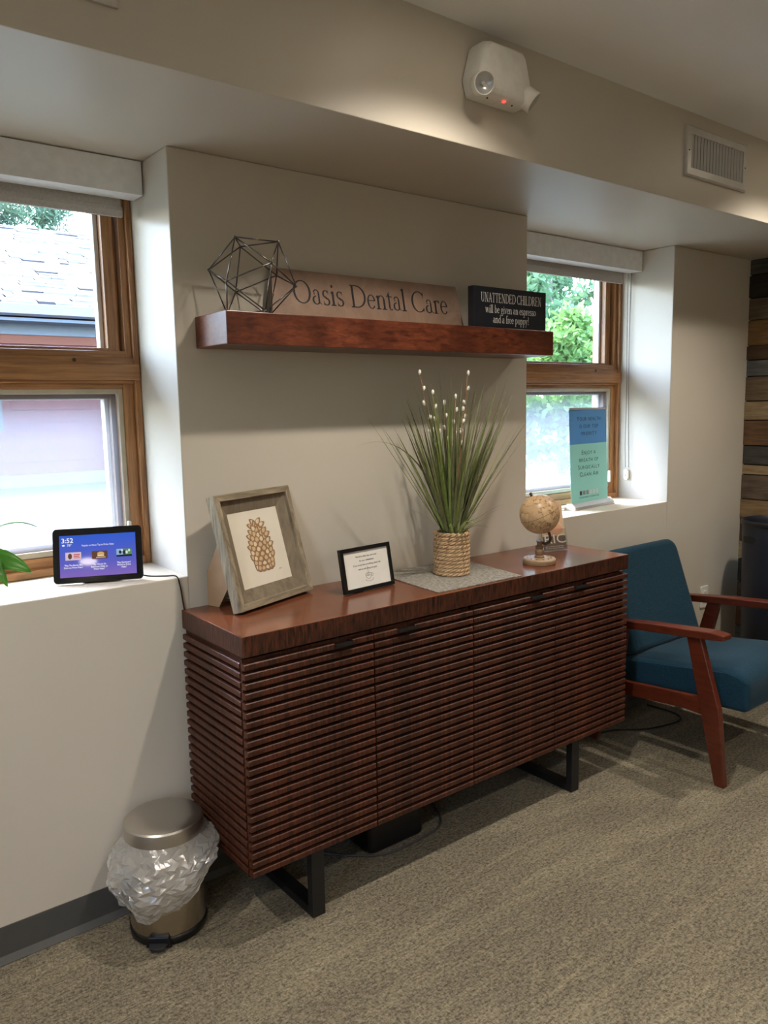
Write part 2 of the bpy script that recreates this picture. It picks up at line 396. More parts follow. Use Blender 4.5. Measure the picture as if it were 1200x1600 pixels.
# ---- lettering
def text_geo(body, size, align='CENTER', spacing=1.0, line=1.0, bold=0.0):
    cu = bpy.data.curves.new('t', 'FONT'); cu.body = body; cu.size = size; cu.align_x = align
    cu.space_character = spacing; cu.space_line = line; cu.offset = bold; cu.resolution_u = 3
    o = bpy.data.objects.new('t', cu); C.objects.link(o)
    me = bpy.data.meshes.new_from_object(o.evaluated_get(bpy.context.evaluated_depsgraph_get()))
    vs = [tuple(v.co) for v in me.vertices]; fs = [tuple(p.vertices) for p in me.polygons]
    bpy.data.objects.remove(o); bpy.data.curves.remove(cu); bpy.data.meshes.remove(me)
    return vs, fs
def place_text(mb, geo, cx, cz, y, width=None, sx=1.0):   # text lies in xz, facing -y
    vs, fs = geo
    x0 = min(v[0] for v in vs); x1 = max(v[0] for v in vs)
    k = width/(x1-x0) if width else sx
    mb.add([(cx+(v[0]-(x0+x1)/2)*k, y, cz+v[1]) for v in vs], fs)
# serif capitals and minuscules drawn stroke by stroke (em units)
def _rect(x0, y0, x1, y1): return ([(x0, y0), (x1, y0), (x1, y1), (x0, y1)], [(0, 1, 2, 3)])
def _dia(x0, y0, x1, y1, w): return ([(x0-w/2, y0), (x0+w/2, y0), (x1+w/2, y1), (x1-w/2, y1)], [(0, 1, 2, 3)])
def _arc(cx, cy, rx, ry, a0, a1, wt=.085, wn=.028, n=18):
    vs = []; fs = []
    for k in range(n+1):
        a = R(a0+(a1-a0)*k/n); c, s = math.cos(a), math.sin(a); w = wn+(wt-wn)*abs(c)**1.3
        vs += [(cx+(rx-w/2)*c, cy+(ry-w/2*.6-wn*.2)*s), (cx+(rx+w/2)*c, cy+(ry+w/2*.6+wn*.2)*s)]
    for k in range(n): fs.append((2*k, 2*k+1, 2*k+3, 2*k+2))
    return (vs, fs)
T, N_ = .088, .032
def _ser(x, y, w=.11): return _rect(x-w, y-N_/2, x+w, y+N_/2)
def _stem(x, y0, y1, top=True, bot=True, cap=False):
    g = [_rect(x-T/2, y0, x+T/2, y1)]
    if bot: g.append(_ser(x, y0+N_/2, .105))
    if top: g.append(_ser(x, y1-N_/2, .105) if cap else ([(x-.1, y1-.05), (x-T/2, y1-.075), (x-T/2, y1), (x, y1+.01)], [(0, 1, 2, 3)]))
    return g
G = {}
G['O'] = (.78, [_arc(.39, .335, .31, .32, 0, 360)])
G['C'] = (.70, [_arc(.38, .335, .31, .32, 42, 318), _rect(.595, .47, .625, .65), _rect(.595, .03, .62, .15)])
G['D'] = (.76, _stem(.15, 0, .67, cap=True)+[_arc(.30, .335, .37, .32, -90, 90), _rect(.1, .64, .32, .67), _rect(.1, 0, .32, .03)])
G['U'] = (.72, _stem(.15, .2, .67, True, False, True)+[_rect(.54, .2, .575, .66), _ser(.56, .655, .09), _arc(.35, .21, .2, .2, 180, 360, .06)])
G['N'] = (.76, [_rect(.14, 0, .17, .66), _ser(.15, .015, .09), _ser(.14, .655, .08), _dia(.15, .67, .58, 0, .1), _rect(.57, 0, .6, .67), _ser(.585, .655, .09)])
G['A'] = (.68, [_dia(.10, 0, .33, .67, .035), _dia(.56, 0, .34, .67, .095), _rect(.19, .22, .48, .25), _ser(.1, .015, .09), _ser(.57, .015, .1)])
G['T'] = (.64, _stem(.32, 0, .67, False, True)+[_rect(.05, .64, .59, .67), _rect(.05, .53, .08, .67), _rect(.56, .53, .59, .67)])
G['E'] = (.60, _stem(.15, 0, .67, cap=True)+[_rect(.1, .64, .5, .67), _rect(.1, 0, .53, .03), _rect(.15, .33, .42, .36), _rect(.48, .54, .505, .67), _rect(.51, 0, .535, .15), _rect(.4, .28, .425, .42)])
G['H'] = (.78, _stem(.15, 0, .67, cap=True)+_stem(.62, 0, .67, cap=True)+[_rect(.15, .33, .62, .36)])
G['I'] = (.32, _stem(.16, 0, .67, cap=True))
G['L'] = (.58, _stem(.15, 0, .67, cap=True)+[_rect(.1, 0, .52, .03), _rect(.5, 0, .525, .16)])
G['R'] = (.68, _stem(.15, 0, .67, cap=True)+[_arc(.28, .5, .2, .155, -90, 90), _rect(.1, .64, .3, .67), _rect(.15, .33, .3, .36), _dia(.33, .34, .58, 0, .09), _ser(.6, .015, .06)])
G['a'] = (.42, [_rect(.255, .06, .325, .33), _arc(.19, .32, .1, .105, 0, 165, .06), _arc(.18, .13, .125, .115, 85, 340, .075), _dia(.30, .07, .385, .015, .05), _rect(.09, .29, .14, .33)])
G['s'] = (.36, [_arc(.17, .325, .1, .1, 35, 250, .07), _arc(.18, .11, .115, .1, 100, -145, .075), _dia(.12, .26, .24, .17, .1), _rect(.255, .33, .28, .43), _rect(.06, .0, .085, .12)])
G['i'] = (.24, _stem(.12, 0, .42)+[_arc(.11, .565, .02, .025, 0, 360, .045, .045)])
G['e'] = (.41, [_arc(.21, .215, .15, .205, 8, 325, .075), _rect(.08, .235, .37, .262)])
G['n'] = (.51, _stem(.12, 0, .42)+_stem(.39, 0, .3, False)+[_arc(.27, .3, .12, .12, 0, 165, .07)])
G['t'] = (.30, [_rect(.1, .08, .17, .5), _rect(.02, .4, .28, .428), _arc(.205, .09, .07, .08, 180, 320, .06), _dia(.05, .41, .16, .56, .03)])
G['l'] = (.24, _stem(.12, 0, .70))
G['r'] = (.35, _stem(.12, 0, .42)+[_arc(.24, .3, .1, .12, 60, 150, .05), _arc(.29, .385, .02, .02, 0, 360, .04, .04)])
G['w'] = (.68, [_dia(.08, .42, .2, 0, .07), _dia(.21, 0, .33, .42, .028), _dia(.32, .42, .45, 0, .07), _dia(.46, 0, .58, .42, .028), _ser(.08, .42, .07), _ser(.33, .42, .07), _ser(.58, .42, .06)])
G['v'] = (.44, [_dia(.08, .42, .22, 0, .075), _dia(.23, 0, .36, .42, .028), _ser(.08, .42, .07), _ser(.36, .42, .06)])
G['y'] = (.44, [_dia(.08, .42, .23, .02, .075), _dia(.11, -.2, .36, .42, .03), _ser(.08, .42, .07), _ser(.36, .42, .06), _arc(.09, -.18, .025, .025, 0, 360, .04, .04)])
G['b'] = (.49, [_rect(.085, .02, .155, .70), _dia(.05, .67, .12, .70, .05), _arc(.25, .215, .16, .2, -170, 170, .075)])
G['d'] = (.49, [_rect(.335, .02, .405, .70), _dia(.3, .67, .37, .70, .05), _arc(.24, .215, .16, .2, 10, 350, .075), _ser(.41, .015, .05)])
G['p'] = (.49, [_rect(.085, -.22, .155, .42), _ser(.12, -.21, .1), _dia(.05, .39, .12, .42, .05), _arc(.25, .215, .16, .2, -170, 170, .075)])
G['g'] = (.45, [_arc(.2, .29, .12, .13, 0, 360, .065), _arc(.21, -.09, .16, .11, 0, 360, .05), _dia(.12, .15, .15, .02, .05), _rect(.3, .38, .42, .41)])
G['o'] = (.45, [_arc(.225, .215, .17, .2, 0, 360, .075)])
G['f'] = (.29, [_rect(.09, 0, .16, .55), _ser(.125, .015, .1), _rect(.02, .4, .27, .428), _arc(.215, .56, .09, .12, 40, 180, .06), _arc(.28, .645, .02, .02, 0, 360, .04, .04)])
G['u'] = (.51, [_rect(.085, .1, .155, .42), _dia(.05, .4, .12, .42, .05), _arc(.25, .13, .13, .12, 180, 330, .06), _rect(.345, .02, .415, .42), _dia(.31, .4, .38, .42, .05), _ser(.42, .015, .05)])
G['!'] = (.26, [([(.09, .68), (.17, .68), (.145, .2), (.115, .2)], [(0, 3, 2, 1)]), _arc(.13, .05, .025, .03, 0, 360, .045, .045)])
G[' '] = (.25, [])
def serif(body, size):
    vs, fs, x = [], [], 0
    for ch in body:
        adv, parts = G[ch]
        for pv, pf in parts:
            b = len(vs); vs += [((x+a)*size, c*size, 0) for a, c in pv]; fs += [tuple(b+i for i in f) for f in pf]
        x += adv*.97
    return vs, fs

# ================================================================== SETTING
XM, XR, XC = 1.4859, 2.5155, 3.2427
ZS, H, YS, ZC = 0.9777, 2.1999, -0.4778, 2.5193
XL, YF = -3.4, -5.0                       # room extents out of view
WL0 = XM - XR                             # left window opening starts here (same width as the other)
WT = 0.42                                 # wall thickness
def struct(name, mb, mat, **kw): return tag(mb.build(name, mat, **kw), kind='structure')
struct('floor', MB().box(XL-.1, XC+.3, YF-.1, .0, -.1, 0), 'carpet')
wb = MB()
wb.box(XL-.1, WL0, 0, WT, -.1, H); wb.box(0, XM, 0, WT, -.1, H); wb.box(XR, XC+.3, 0, WT, -.1, H)
wb.box(WL0, 0, 0, WT, -.1, ZS); wb.box(XM, XR, 0, WT, -.1, ZS)
struct('wall_back', wb, 'wall_paint', bevel=.003)
struct('wall_soffit', MB().box(XL-.1, XC+.3, YS, WT, H+.0005, ZC+.1), 'wall_paint', bevel=.002)
struct('ceiling', MB().box(XL-.1, XC+.3, YF-.1, YS-.0005, ZC, ZC+.1), 'ceiling_paint')
lw_ = MB(); FILL_WIN = (-3.0, -1.9, 1.0, 2.2)  # includes the opening for the added fill-light window
lw_.box(XL-.1, XL, YF-.1, FILL_WIN[0], 0, ZC); lw_.box(XL-.1, XL, FILL_WIN[1], -.0005, 0, ZC); lw_.box(XL-.1, XL, FILL_WIN[0], FILL_WIN[1], 0, FILL_WIN[2]); lw_.box(XL-.1, XL, FILL_WIN[0], FILL_WIN[1], FILL_WIN[3], ZC)
struct('wall_left', lw_, 'wall_paint')
struct('wall_front', MB().box(XL, XC+.3, YF-.1, YF, 0, ZC), 'wall_paint')
wr = struct('wall_right', MB().box(XC, XC+.3, YF, -.0005, 0, ZC), 'plank_1')
# reclaimed planks, each its own board on the right wall
pz = [2.519, 2.34, 2.2, 2.119, 2.0, 1.887, 1.753, 1.68, 1.592, 1.463, 1.361, 1.224, 1.121, 1.066, .934, .83, .70, .60, .47, .36, .22, .11, 0.002]
pc = [6, 2, 0, 1, 2, 3, 4, 5, 6, 7, 8, 9, 10, 11, 12, 4, 7, 9, 2, 8, 5, 6]
rp = random.Random(3)
for k in range(len(pz)-1):
    y = -.001; first = True
    while y > YF+.02:
        L = rp.uniform(.7, 1.8); y2 = max(YF+.002, y-L)
        if y2-(YF) < .25: y2 = YF+.002
        th = rp.uniform(.012, .022); top = pz[k]-.002
        if y > YS-.02 and top > H-.01 and first and pz[k+1] >= H-.02: y = YS-.001; first = False; y2 = min(y2, y-.4)
        m = pc[k] if first or y > -.6 else rp.randrange(13)
        # slightly uneven sawn edge
        n = 6; e1 = [top-rp.uniform(0, .003) for _ in range(n+1)]; e0 = [pz[k+1]+.001+rp.uniform(0, .003) for _ in range(n+1)]
        ys = [y+(y2+.002-y)*i/n for i in range(n+1)]
        b = MB(); poly = [(ys[i], e1[i]) for i in range(n+1)]+[(ys[i], e0[i]) for i in range(n, -1, -1)]
        b.prism_x(poly, XC-th, XC-.0005).build('plank', 'plank_%d' % m, wr)
        y = y2; first = False
def baseboard(name, poly_fn): return struct(name, poly_fn, 'rubber_grey')
bp_ = [(-.0005, .002), (-.0005, .102), (-.004, .102), (-.0045, .02), (-.012, .008), (-.016, .002)]
struct('baseboard_back', MB().prism_x(bp_, XL+.01, XC-.025), 'rubber_grey')
struct('baseboard_left', MB().prism([(XL+.0005, .002), (XL+.016, .002), (XL+.012, .008), (XL+.0045, .02), (XL+.004, .102), (XL+.0005, .102)], YF+.01, -.02), 'rubber_grey')
struct('baseboard_front', MB().prism_x([(YF+.0005, .002), (YF+.016, .002), (YF+.0045, .02), (YF+.004, .102), (YF+.0005, .102)], XL+.02, XC-.03), 'rubber_grey')

# ------------------------------------------------------------------ windows
def frame_ring(mb, x0, x1, z0, z1, w, wb_, wt_, y0, y1):
    mb.box(x0, x0+w, y0, y1, z0, z1); mb.box(x1-w, x1, y0, y1, z0, z1)
    mb.box(x0+w, x1-w, y0, y1, z0, z0+wb_); mb.box(x0+w, x1-w, y0, y1, z1-wt_, z1)
def member(name, mat, par, x0, x1, y0, y1, z0, z1, bev=.002): return MB().box(x0, x1, y0, y1, z0, z1).build(name, mat, par, bevel=bev)
def window(name, X0, X1):
    w = thing(name, kind='structure', loc=((X0+X1)/2, .33, ZS)); x0, x1 = X0-(X0+X1)/2+.001, X1-(X0+X1)/2-.001; top = H-ZS-.001
    Y = lambda y: y-.33; Zr = lambda z: z-ZS
    def ring(nm, mat, inset, wd, ya, yb, za, zb, wbm=None, wtm=None):
        a, b = x0+inset, x1-inset; wbm = wbm or wd; wtm = wtm or wd
        mv = mat+'_v' if mat == 'window_wood' else mat
        member(nm+'_stile', mv, w, a, a+wd, Y(ya), Y(yb), Zr(za), Zr(zb)); member(nm+'_stile', mv, w, b-wd, b, Y(ya), Y(yb), Zr(za), Zr(zb))
        member(nm+'_rail', mat, w, a+wd, b-wd, Y(ya), Y(yb), Zr(za), Zr(za)+wbm); member(nm+'_rail', mat, w, a+wd, b-wd, Y(ya), Y(yb), Zr(zb)-wtm, Zr(zb))
    # outer frame
    ring('frame', 'window_wood', 0, .018, .285, WT, ZS+.001, H-.001, .024, .05)
    member('transom', 'window_wood', w, x0+.012, x1-.002, Y(.278), Y(WT-.01), Zr(1.566), Zr(1.616), .003)
    member('transom_bead', 'window_wood', w, x0+.018, x1-.018, Y(.290), Y(WT-.01), Zr(1.616), Zr(1.636))
    member('transom_bead', 'window_wood', w, x0+.018, x1-.018, Y(.288), Y(WT-.01), Zr(1.556), Zr(1.566))
    # upper light: stop, bead, sash
    ring('stop', 'window_wood', .018, .020, .300, WT-.02, 1.636, 2.149)
    ring('bead', 'window_wood', .040, .008, .330, WT-.02, 1.638, 2.14, .006, .01)
    ring('sash', 'window_wood', .048, .036, .322, WT-.02, 1.644, 2.13, .022, .03)
    ring('glazing_strip', 'exterior_white', .084, .014, .352, .385, 1.664, 2.10, .004, .01)
    MB().box(x0+.096, x1-.096, Y(.366), Y(.370), Zr(1.668), Zr(2.092)).build('glass_pane', 'pane_glass', w)
    # lower light: stop, screen frame, sash
    ring('stop', 'window_wood', .018, .034, .303, WT-.02, 1.0017, 1.556, .032, .016)
    ring('screen_frame', 'vinyl_beige', .052, .016, .308, .322, 1.0345, 1.540, .018, .016)
    ring('sash', 'sash_brown', .068, .018, .326, WT-.02, 1.05, 1.526, .02, .016)
    ring('glazing_strip', 'exterior_white', .086, .012, .350, .385, 1.068, 1.512, .004, .004)
    MB().box(x0+.097, x1-.097, Y(.366), Y(.370), Zr(1.071), Zr(1.509)).build('glass_pane', 'pane_glass', w)
    MB().add([(x0+.067, Y(.315), Zr(1.05)), (x1-.067, Y(.315), Zr(1.05)), (x1-.067, Y(.315), Zr(1.525)), (x0+.067, Y(.315), Zr(1.525))], [(0, 1, 2, 3)]).build('insect_screen', 'insect_screen', w)
    lk = MB(); lk.box(x1-.066, x1-.054, Y(.292), Y(.307), Zr(1.06), Zr(1.12)); lk.build('lock_lever', 'white_plastic', w, bevel=.004)
    MB().lathe([(0, 0), (.006, 0), (.006, .002), (0, .002)], 10).build('screw_cap', 'brass_old', w).matrix_local = Matrix.Translation((x1-.2, Y(.2895), Zr(1.626))) @ Matrix.Rotation(R(90), 4, 'X')
    return w
window('window_1', WL0, 0.0)
window('window_2', XM, XR)

def fill_window():  # unseen window added to let in cool daylight as fill
    y0, y1, z0, z1 = FILL_WIN
    w = thing('window_fill', kind='structure', loc=(XL-.05, (y0+y1)/2, z0)); hy = (y1-y0)/2-.001; h = z1-z0-.002
    for k, (a, b, c, d) in enumerate(((-hy, hy, .001, .06), (-hy, hy, h-.05, h), (-hy, -hy+.06, .06, h-.05), (hy-.06, hy, .06, h-.05), (-.04, .04, .06, h-.05))):
        MB().box(-.04, .04, a, b, c, d).build('frame_member', 'window_wood', w, bevel=.002)
    for a, b in ((-hy+.058, -.038), (.038, hy-.058)): MB().box(-.003, .003, a, b, .058, h-.048).build('glass_pane', 'pane_glass', w)
fill_window()
def blind(X0, X1, label, chain):
    b = thing('roller_blind', label, 'window blind', loc=((X0+X1)/2, .17, H-.1), group='roller blinds in the window recesses')
    hw = (X1-X0)/2-.006; zt = .097; zb = .002
    v = MB(); v.box(-hw, hw, 0, .012, zb, zt); v.box(-hw, hw, .012, .075, zb, zb+.006); v.box(-hw, -hw+.012, .012, .1, zb+.006, zt); v.box(hw-.012, hw, .012, .1, zb+.006, zt)
    v.build('valance', 'valance_white', b)
    MB().box(-hw, hw, .015, .112, zt-.004, zt+.002).build('mounting_rail', 'silver', b)
    MB().tube([(-hw+.014, .062, .05), (hw-.014, .062, .05)], .03, 16).build('fabric_roll', 'shade_fabric', b, smooth=True)
    MB().box(-hw+.03, hw-.035, .088, .090, -.022, .05).build('shade', 'shade_fabric', b)
    MB().prism_x([(.083, -.048), (.096, -.048), (.098, -.03), (.094, -.018), (.085, -.018), (.081, -.03)], -hw+.028, hw-.033).build('hem_bar', 'shade_fabric', b)
    if chain:
        m = MB(); x = hw-.008
        a = [(x, .055, .03-i*.0075) for i in range(133)]; c = [(x, .072+.0*i, .03-i*.0075) for i in range(133)]
        for i, p in enumerate(a): m.sphere((p[0], p[1]+.005*math.sin(i/30)-(max(0, i-105)/28)*.004, p[2]), .0026, 6, 4)
        for i, p in enumerate(c): m.sphere((p[0], p[1]+.003*math.sin(i/25+1)+(max(0, i-118)/14)*-.006, p[2]), .0026, 6, 4)
        m.build('bead_chain', 'chrome_dark', b)
        t = MB(); t.prism_x([(y+.063, z-1.0) for y, z in rrect(.026, .056, .012)], hw-.010, hw+.0045); t.build('chain_tensioner', 'white_plastic', b, bevel=.002)
        MB().lathe([(0, 0), (.004, 0), (.004, .001), (0, .001)], 10).build('screw', 'chrome_dark', b).matrix_local = Matrix.Translation((hw-.0115, .063, -1.003)) @ Matrix.Rotation(R(90), 4, 'Y')
    return b
blind(WL0, 0, 'white roller blind rolled up above the window with the tablet on its sill', False)
blind(XM, XR, 'white roller blind with hanging bead chain above the window with the blue banner', True)

# ------------------------------------------------------------------ ceiling fixtures
def downlight(x, y):
    t = thing('recessed_downlight', 'round white recessed downlight set flush in the ceiling', 'ceiling light', (x, y, ZC), 0, 'ceiling downlights')
    MB().lathe([(.058, -.0005), (.078, -.0005), (.078, -.004), (.072, -.006), (.058, -.004), (.058, -.0005)], 32).build('trim_ring', 'white_plastic', t, smooth=True)
    MB().lathe([(0, -.002), (.057, -.002), (.057, -.0006), (0, -.0006)], 32).build('diffuser', 'lamp_disc', t)
    l = bpy.data.lights.new('downlight_lamp', 'SPOT'); l.energy = LAMP_W; l.color = (1, .91, .79); l.spot_size = R(130); l.spot_blend = 1.0; l.shadow_soft_size = .035
    o = bpy.data.objects.new('downlight_lamp', l); C.objects.link(o); o.parent = t; o.location = (0, 0, -.02)
for y, dx in ((-.87, 0), (-2.6, -.45), (-4.3, 0)):
    for x in (-1.3, .55, 2.4): downlight(x+dx, y)

def air_vent(x0, x1, z0, z1, label):
    w, h = x1-x0, z1-z0
    t = thing('air_vent', label, 'air vent', ((x0+x1)/2, YS, z0), 0, 'wall registers on the soffit')
    f = MB(); b = .03; d = -.012
    o_ = [(-w/2, 0), (w/2, 0), (w/2, h), (-w/2, h)]; i_ = [(-w/2+b, b), (w/2-b, b), (w/2-b, h-b), (-w/2+b, h-b)]
    vs = [(x, -.0005, z) for x, z in o_]+[(x, d*.7, z) for x, z in o_]+[(x+(.006 if x < 0 else -.006), d, z+(.006 if z < h/2 else -.006)) for x, z in o_]+[(x, d, z) for x, z in i_]+[(x, -.0005, z) for x, z in i_]
    fs = []
    for r_ in range(4):
        for k in range(4): fs.append((r_*4+k, r_*4+(k+1) % 4, (r_+1)*4+(k+1) % 4, (r_+1)*4+k))
    f.add(vs, fs).build('frame', 'vent_metal', t)
    MB().box(-w/2+b, w/2-b, -.0025, -.0006, b, h-b).build('backing', 'vent_dark', t)
    n = 17
    me = MB(Matrix.Rotation(R(-50), 4, 'Z')).box(-.0048, .0048, -.0006, .0006, b, h-b).mesh('slat', 'vent_metal')
    for k in range(n):
        o = bpy.data.objects.new('slat', me); C.objects.link(o); o.parent = t
        o.location = (-w/2+b+(w-2*b)*(k+.5)/n, -.0088, 0)
    for sx in (-1, 1): MB().sphere((sx*(w/2-b/2), d, h*.5), .003, 8, 6).build('screw', 'vent_dark', t)
air_vent(1.797, 2.228, 2.292, 2.470, 'silver air vent with vertical louvres right of the emergency light')
air_vent(-.735, -.297, 2.289, 2.467, 'white air vent cut off by the top edge above the tablet window')

def emergency_light():
    t = thing('emergency_light', 'white twin-head emergency light with red indicator mounted on the soffit', 'emergency light', (.787, YS-.0005, 2.322))
    b = bmesh.new()
    prof = [(-.098, 0.0), (.098, 0.0), (.112, .045), (.086, .132), (.070, .146), (-.070, .146), (-.086, .132), (-.112, .045)]
    m = MB(); n = len(prof); lay = [(0, 1.0, 0), (-.045, 1.0, 0), (-.066, .93, .004), (-.074, .82, .012)]
    vs = [(x*s_, y, .07+(z-.07)*s_) for y, s_, _ in lay for x, z in prof]
    fs = [tuple(range(n-1, -1, -1)), tuple(3*n+k for k in range(n))]+[(r_*n+k, r_*n+(k+1) % n, (r_+1)*n+(k+1) % n, (r_+1)*n+k) for r_ in range(3) for k in range(n)]
    m.add(vs, fs).build('housing', 'white_plastic', t, bevel=.012, seg=3, auto=40)
    b.free()
    for sx, ang, dn in ((-1, -22, 16), (1, 40, 38)):
        M = Matrix.Translation((sx*.094, -.062, .024)) @ Matrix.Rotation(R(ang), 4, 'Z') @ Matrix.Rotation(R(90+dn), 4, 'X')
        hd = MB(M).lathe([(.0, -.03), (.022, -.03), (.030, -.012), (.031, .022), (.028, .024), (.027, .018)], 24).build('lamp_head', 'white_plastic', t, smooth=True)
        MB(M).lathe([(.0275, .019), (.016, .008), (.0, .004)], 24).build('reflector', 'silver', hd, smooth=True)
        MB(M).lathe([(.0275, .0225), (.0, .0235)], 24).build('lens', 'acrylic', hd)
        MB(M).sphere((0, 0, .012), .005, 10, 6).build('bulb', 'white_plastic', hd)
    MB().sphere((0.005, -.052, -.0005), .006, 10, 6, (1, 1, .5)).build('indicator', 'led_red', t)
    for x in (-.055, .045): MB().sphere((x, -.045, 0), .003, 8, 5).build('screw', 'dark_plastic', t)
emergency_light()

def outlet():
    t = thing('wall_outlet', 'white duplex wall outlet behind the blue armchair', 'outlet', (2.882, -.0005, .38))
    MB().prism([(x, z) for x, z in rrect(.07, .115, .005, 3, 0, .0575)], -.006, 0).build('cover_plate', 'outlet_white', t, bevel=.0015)
    for z in (.038, .078):
        r = MB().prism(rrect(.034, .028, .012, 4, 0, z), -.0085, -.0055).build('receptacle', 'outlet_white', t, bevel=.001)
        for x in (-.006, .006): MB().box(x-.001, x+.001, -.0088, -.0084, z-.003, z+.006).build('slot', 'dark_plastic', r)
outlet()

# ================================================================== CREDENZA
A0, A1, CF, CB = -.030, 1.645, -.388, -.006
ZT, ZSB, ZB = .8816, .8245, .206
def credenza():
    t = thing('credenza', 'long dark brown slatted wooden credenza on black metal legs below the shelf', 'sideboard', ((A0+A1)/2, (CF+CB)/2, 0))
    cx, cy = (A0+A1)/2, (CF+CB)/2
    M = Matrix.Translation((-cx, -cy, 0))
    top = MB(M)
    top.box(A0, A1, CF, CB, ZSB, ZT)
    o = top.build('top_slab', ['credenza_edge', 'credenza_top'], t)
    for p in o.data.polygons:
        if p.normal.z > .9: p.material_index = 1
    b = o.modifiers.new('bevel', 'BEVEL'); b.width = .0025; b.segments = 2
    MB(M).box(A0+.03, A1-.03, CF+.03, CB, ZB+.004, ZSB-.001).build('carcass', 'credenza_wood', t)
    n = 23; pit = (ZSB-.008-ZB)/n; sh = pit*.62
    def slat_poly(d0, d1, z):   # chamfered slat section
        c = .0016
        return [(d1, z), (d0+c, z), (d0, z+c), (d0, z+sh-c*1.4), (d0+c*1.4, z+sh), (d1, z+sh)]
    cuts = [A0+.0, .398, .804, 1.215, A1]
    hx = [(.259, .321), (.487, .555), (1.080, 1.146), (1.319, 1.389)]
    for d in range(4):
        x0, x1 = cuts[d]+.002, cuts[d+1]-.002
        dr = MB(M).box(x0+.004, x1-.004, CF+.0195, CF+.0295, ZB, ZSB-.010).build('door', 'credenza_wood', t)
        me = None
        for k in range(n):
            z = ZB+k*pit
            if k == n-1:
                a, b2 = hx[d]
                MB(M).prism_x(slat_poly(CF, CF+.020, z), x0, a).build('slat', 'credenza_wood', dr, bevel=0)
                MB(M).prism_x(slat_poly(CF, CF+.020, z), b2, x1).build('slat', 'credenza_wood', dr)
            else:
                if me is None: me = MB(M).prism_x(slat_poly(CF, CF+.020, 0), x0, x1).mesh('slat', 'credenza_wood')
                s_ = bpy.data.objects.new('slat', me); C.objects.link(s_); s_.parent = dr; s_.location = (rnd.uniform(-.0006, .0006), rnd.uniform(-.0008, .0), z)
        a, b2 = hx[d]; z = ZB+(n-1)*pit
        MB(M).add(*tab(a, b2, z+sh*.35)).build('handle', 'black_metal', dr, bevel=.0006)
    for side, xs in (('l', A0), ('r', A1)):
        sg = 1 if side == 'l' else -1
        sp = MB(M).box(*sorted((xs+sg*.014, xs+sg*.0295)), CF+.032, CB, ZB, ZSB-.004).build('side_panel', 'credenza_wood', t)
        poly = [(sg*.014, 0), (sg*.0016, 0), (0, .0016), (0, sh-.0022), (sg*.0022, sh), (sg*.014, sh)]
        me = MB(M).prism([(xs+x, z) for x, z in poly], CF+.025, CB).mesh('slat', 'credenza_wood')
        for k in range(n):
            s_ = bpy.data.objects.new('slat', me); C.objects.link(s_); s_.parent = sp; s_.location = (0, rnd.uniform(-.0006, .0006), ZB+k*pit)
    for lx in (.1633, 1.3269):
        l = MB(M); w = .042; th = .026
        l.box(lx, lx+w, CF+.0085, CF+.0085+th, 0, ZB+.004); l.box(lx, lx+w, -.06-th, -.06, 0, ZB+.004); l.box(lx, lx+w, CF+.0085+th, -.06-th, 0, th)
        l.build('leg_frame', 'black_metal', t)
rnd = random.Random(5)
def tab(a, b, z):    # folded metal pull: plate with a lip
    vs = []; fs = []
    mb = MB(); mb.box(a, b, CF-.008, CF+.012, z+.004, z+.0065); mb.box(a, b, CF-.0085, CF-.0065, z-.001, z+.0065)
    return mb.v, mb.f
credenza()
tag(MB().prism_z(rrect(.24, .13, .03, 4, .60, -.17), 0.001, .12).build('cable_box', 'black_plastic', bevel=.012, seg=3), 'black plastic cable box on the floor under the credenza', 'cable box')
def cable(name, pts, r, mat, label, sub=6):
    P_ = [Vector(p) for p in pts]; out_ = []
    for i in range(len(P_)-1):
        p0, p1, p2, p3 = P_[max(i-1, 0)], P_[i], P_[i+1], P_[min(i+2, len(P_)-1)]
        for k in range(sub):
            u = k/sub; out_.append(.5*((2*p1)+(p2-p0)*u+(2*p0-5*p1+4*p2-p3)*u*u+(3*p1-p0-3*p2+p3)*u**3))
    out_.append(P_[-1])
    return tag(MB().tube(out_, r, 8).build(name, mat, smooth=True), label, 'cable')
cable('power_cable', [(.30, -.05, .0045), (.36, -.11, .0045), (.43, -.19, .0045), (.52, -.255, .0045), (.66, -.262, .0045), (.79, -.235, .0045), (.86, -.12, .0045), (.88, -.05, .0045)], .004, 'cord_grey', 'thin grey power cable curving over the carpet under the credenza')
cable('floor_cable', [(1.70, -.06, .0045), (1.80, -.11, .0045), (1.92, -.135, .0045), (2.05, -.225, .0045), (2.2, -.265, .0045), (2.28, -.25, .0045), (2.31, -.18, .0045), (2.30, -.06, .0045)], .004, 'cord_black', 'black cable lying on the carpet under the blue armchair')

# ================================================================== SHELF
SX0, SX1, SYF, SZ0, SZ1 = .061, 1.411, -.200, 1.647, 1.737
tag(MB().box(SX0, SX1, SYF, -.0005, SZ0, SZ1).build('wall_shelf', 'shelf_wood', bevel=.0025), 'thick reddish brown floating wall shelf above the credenza', 'shelf')

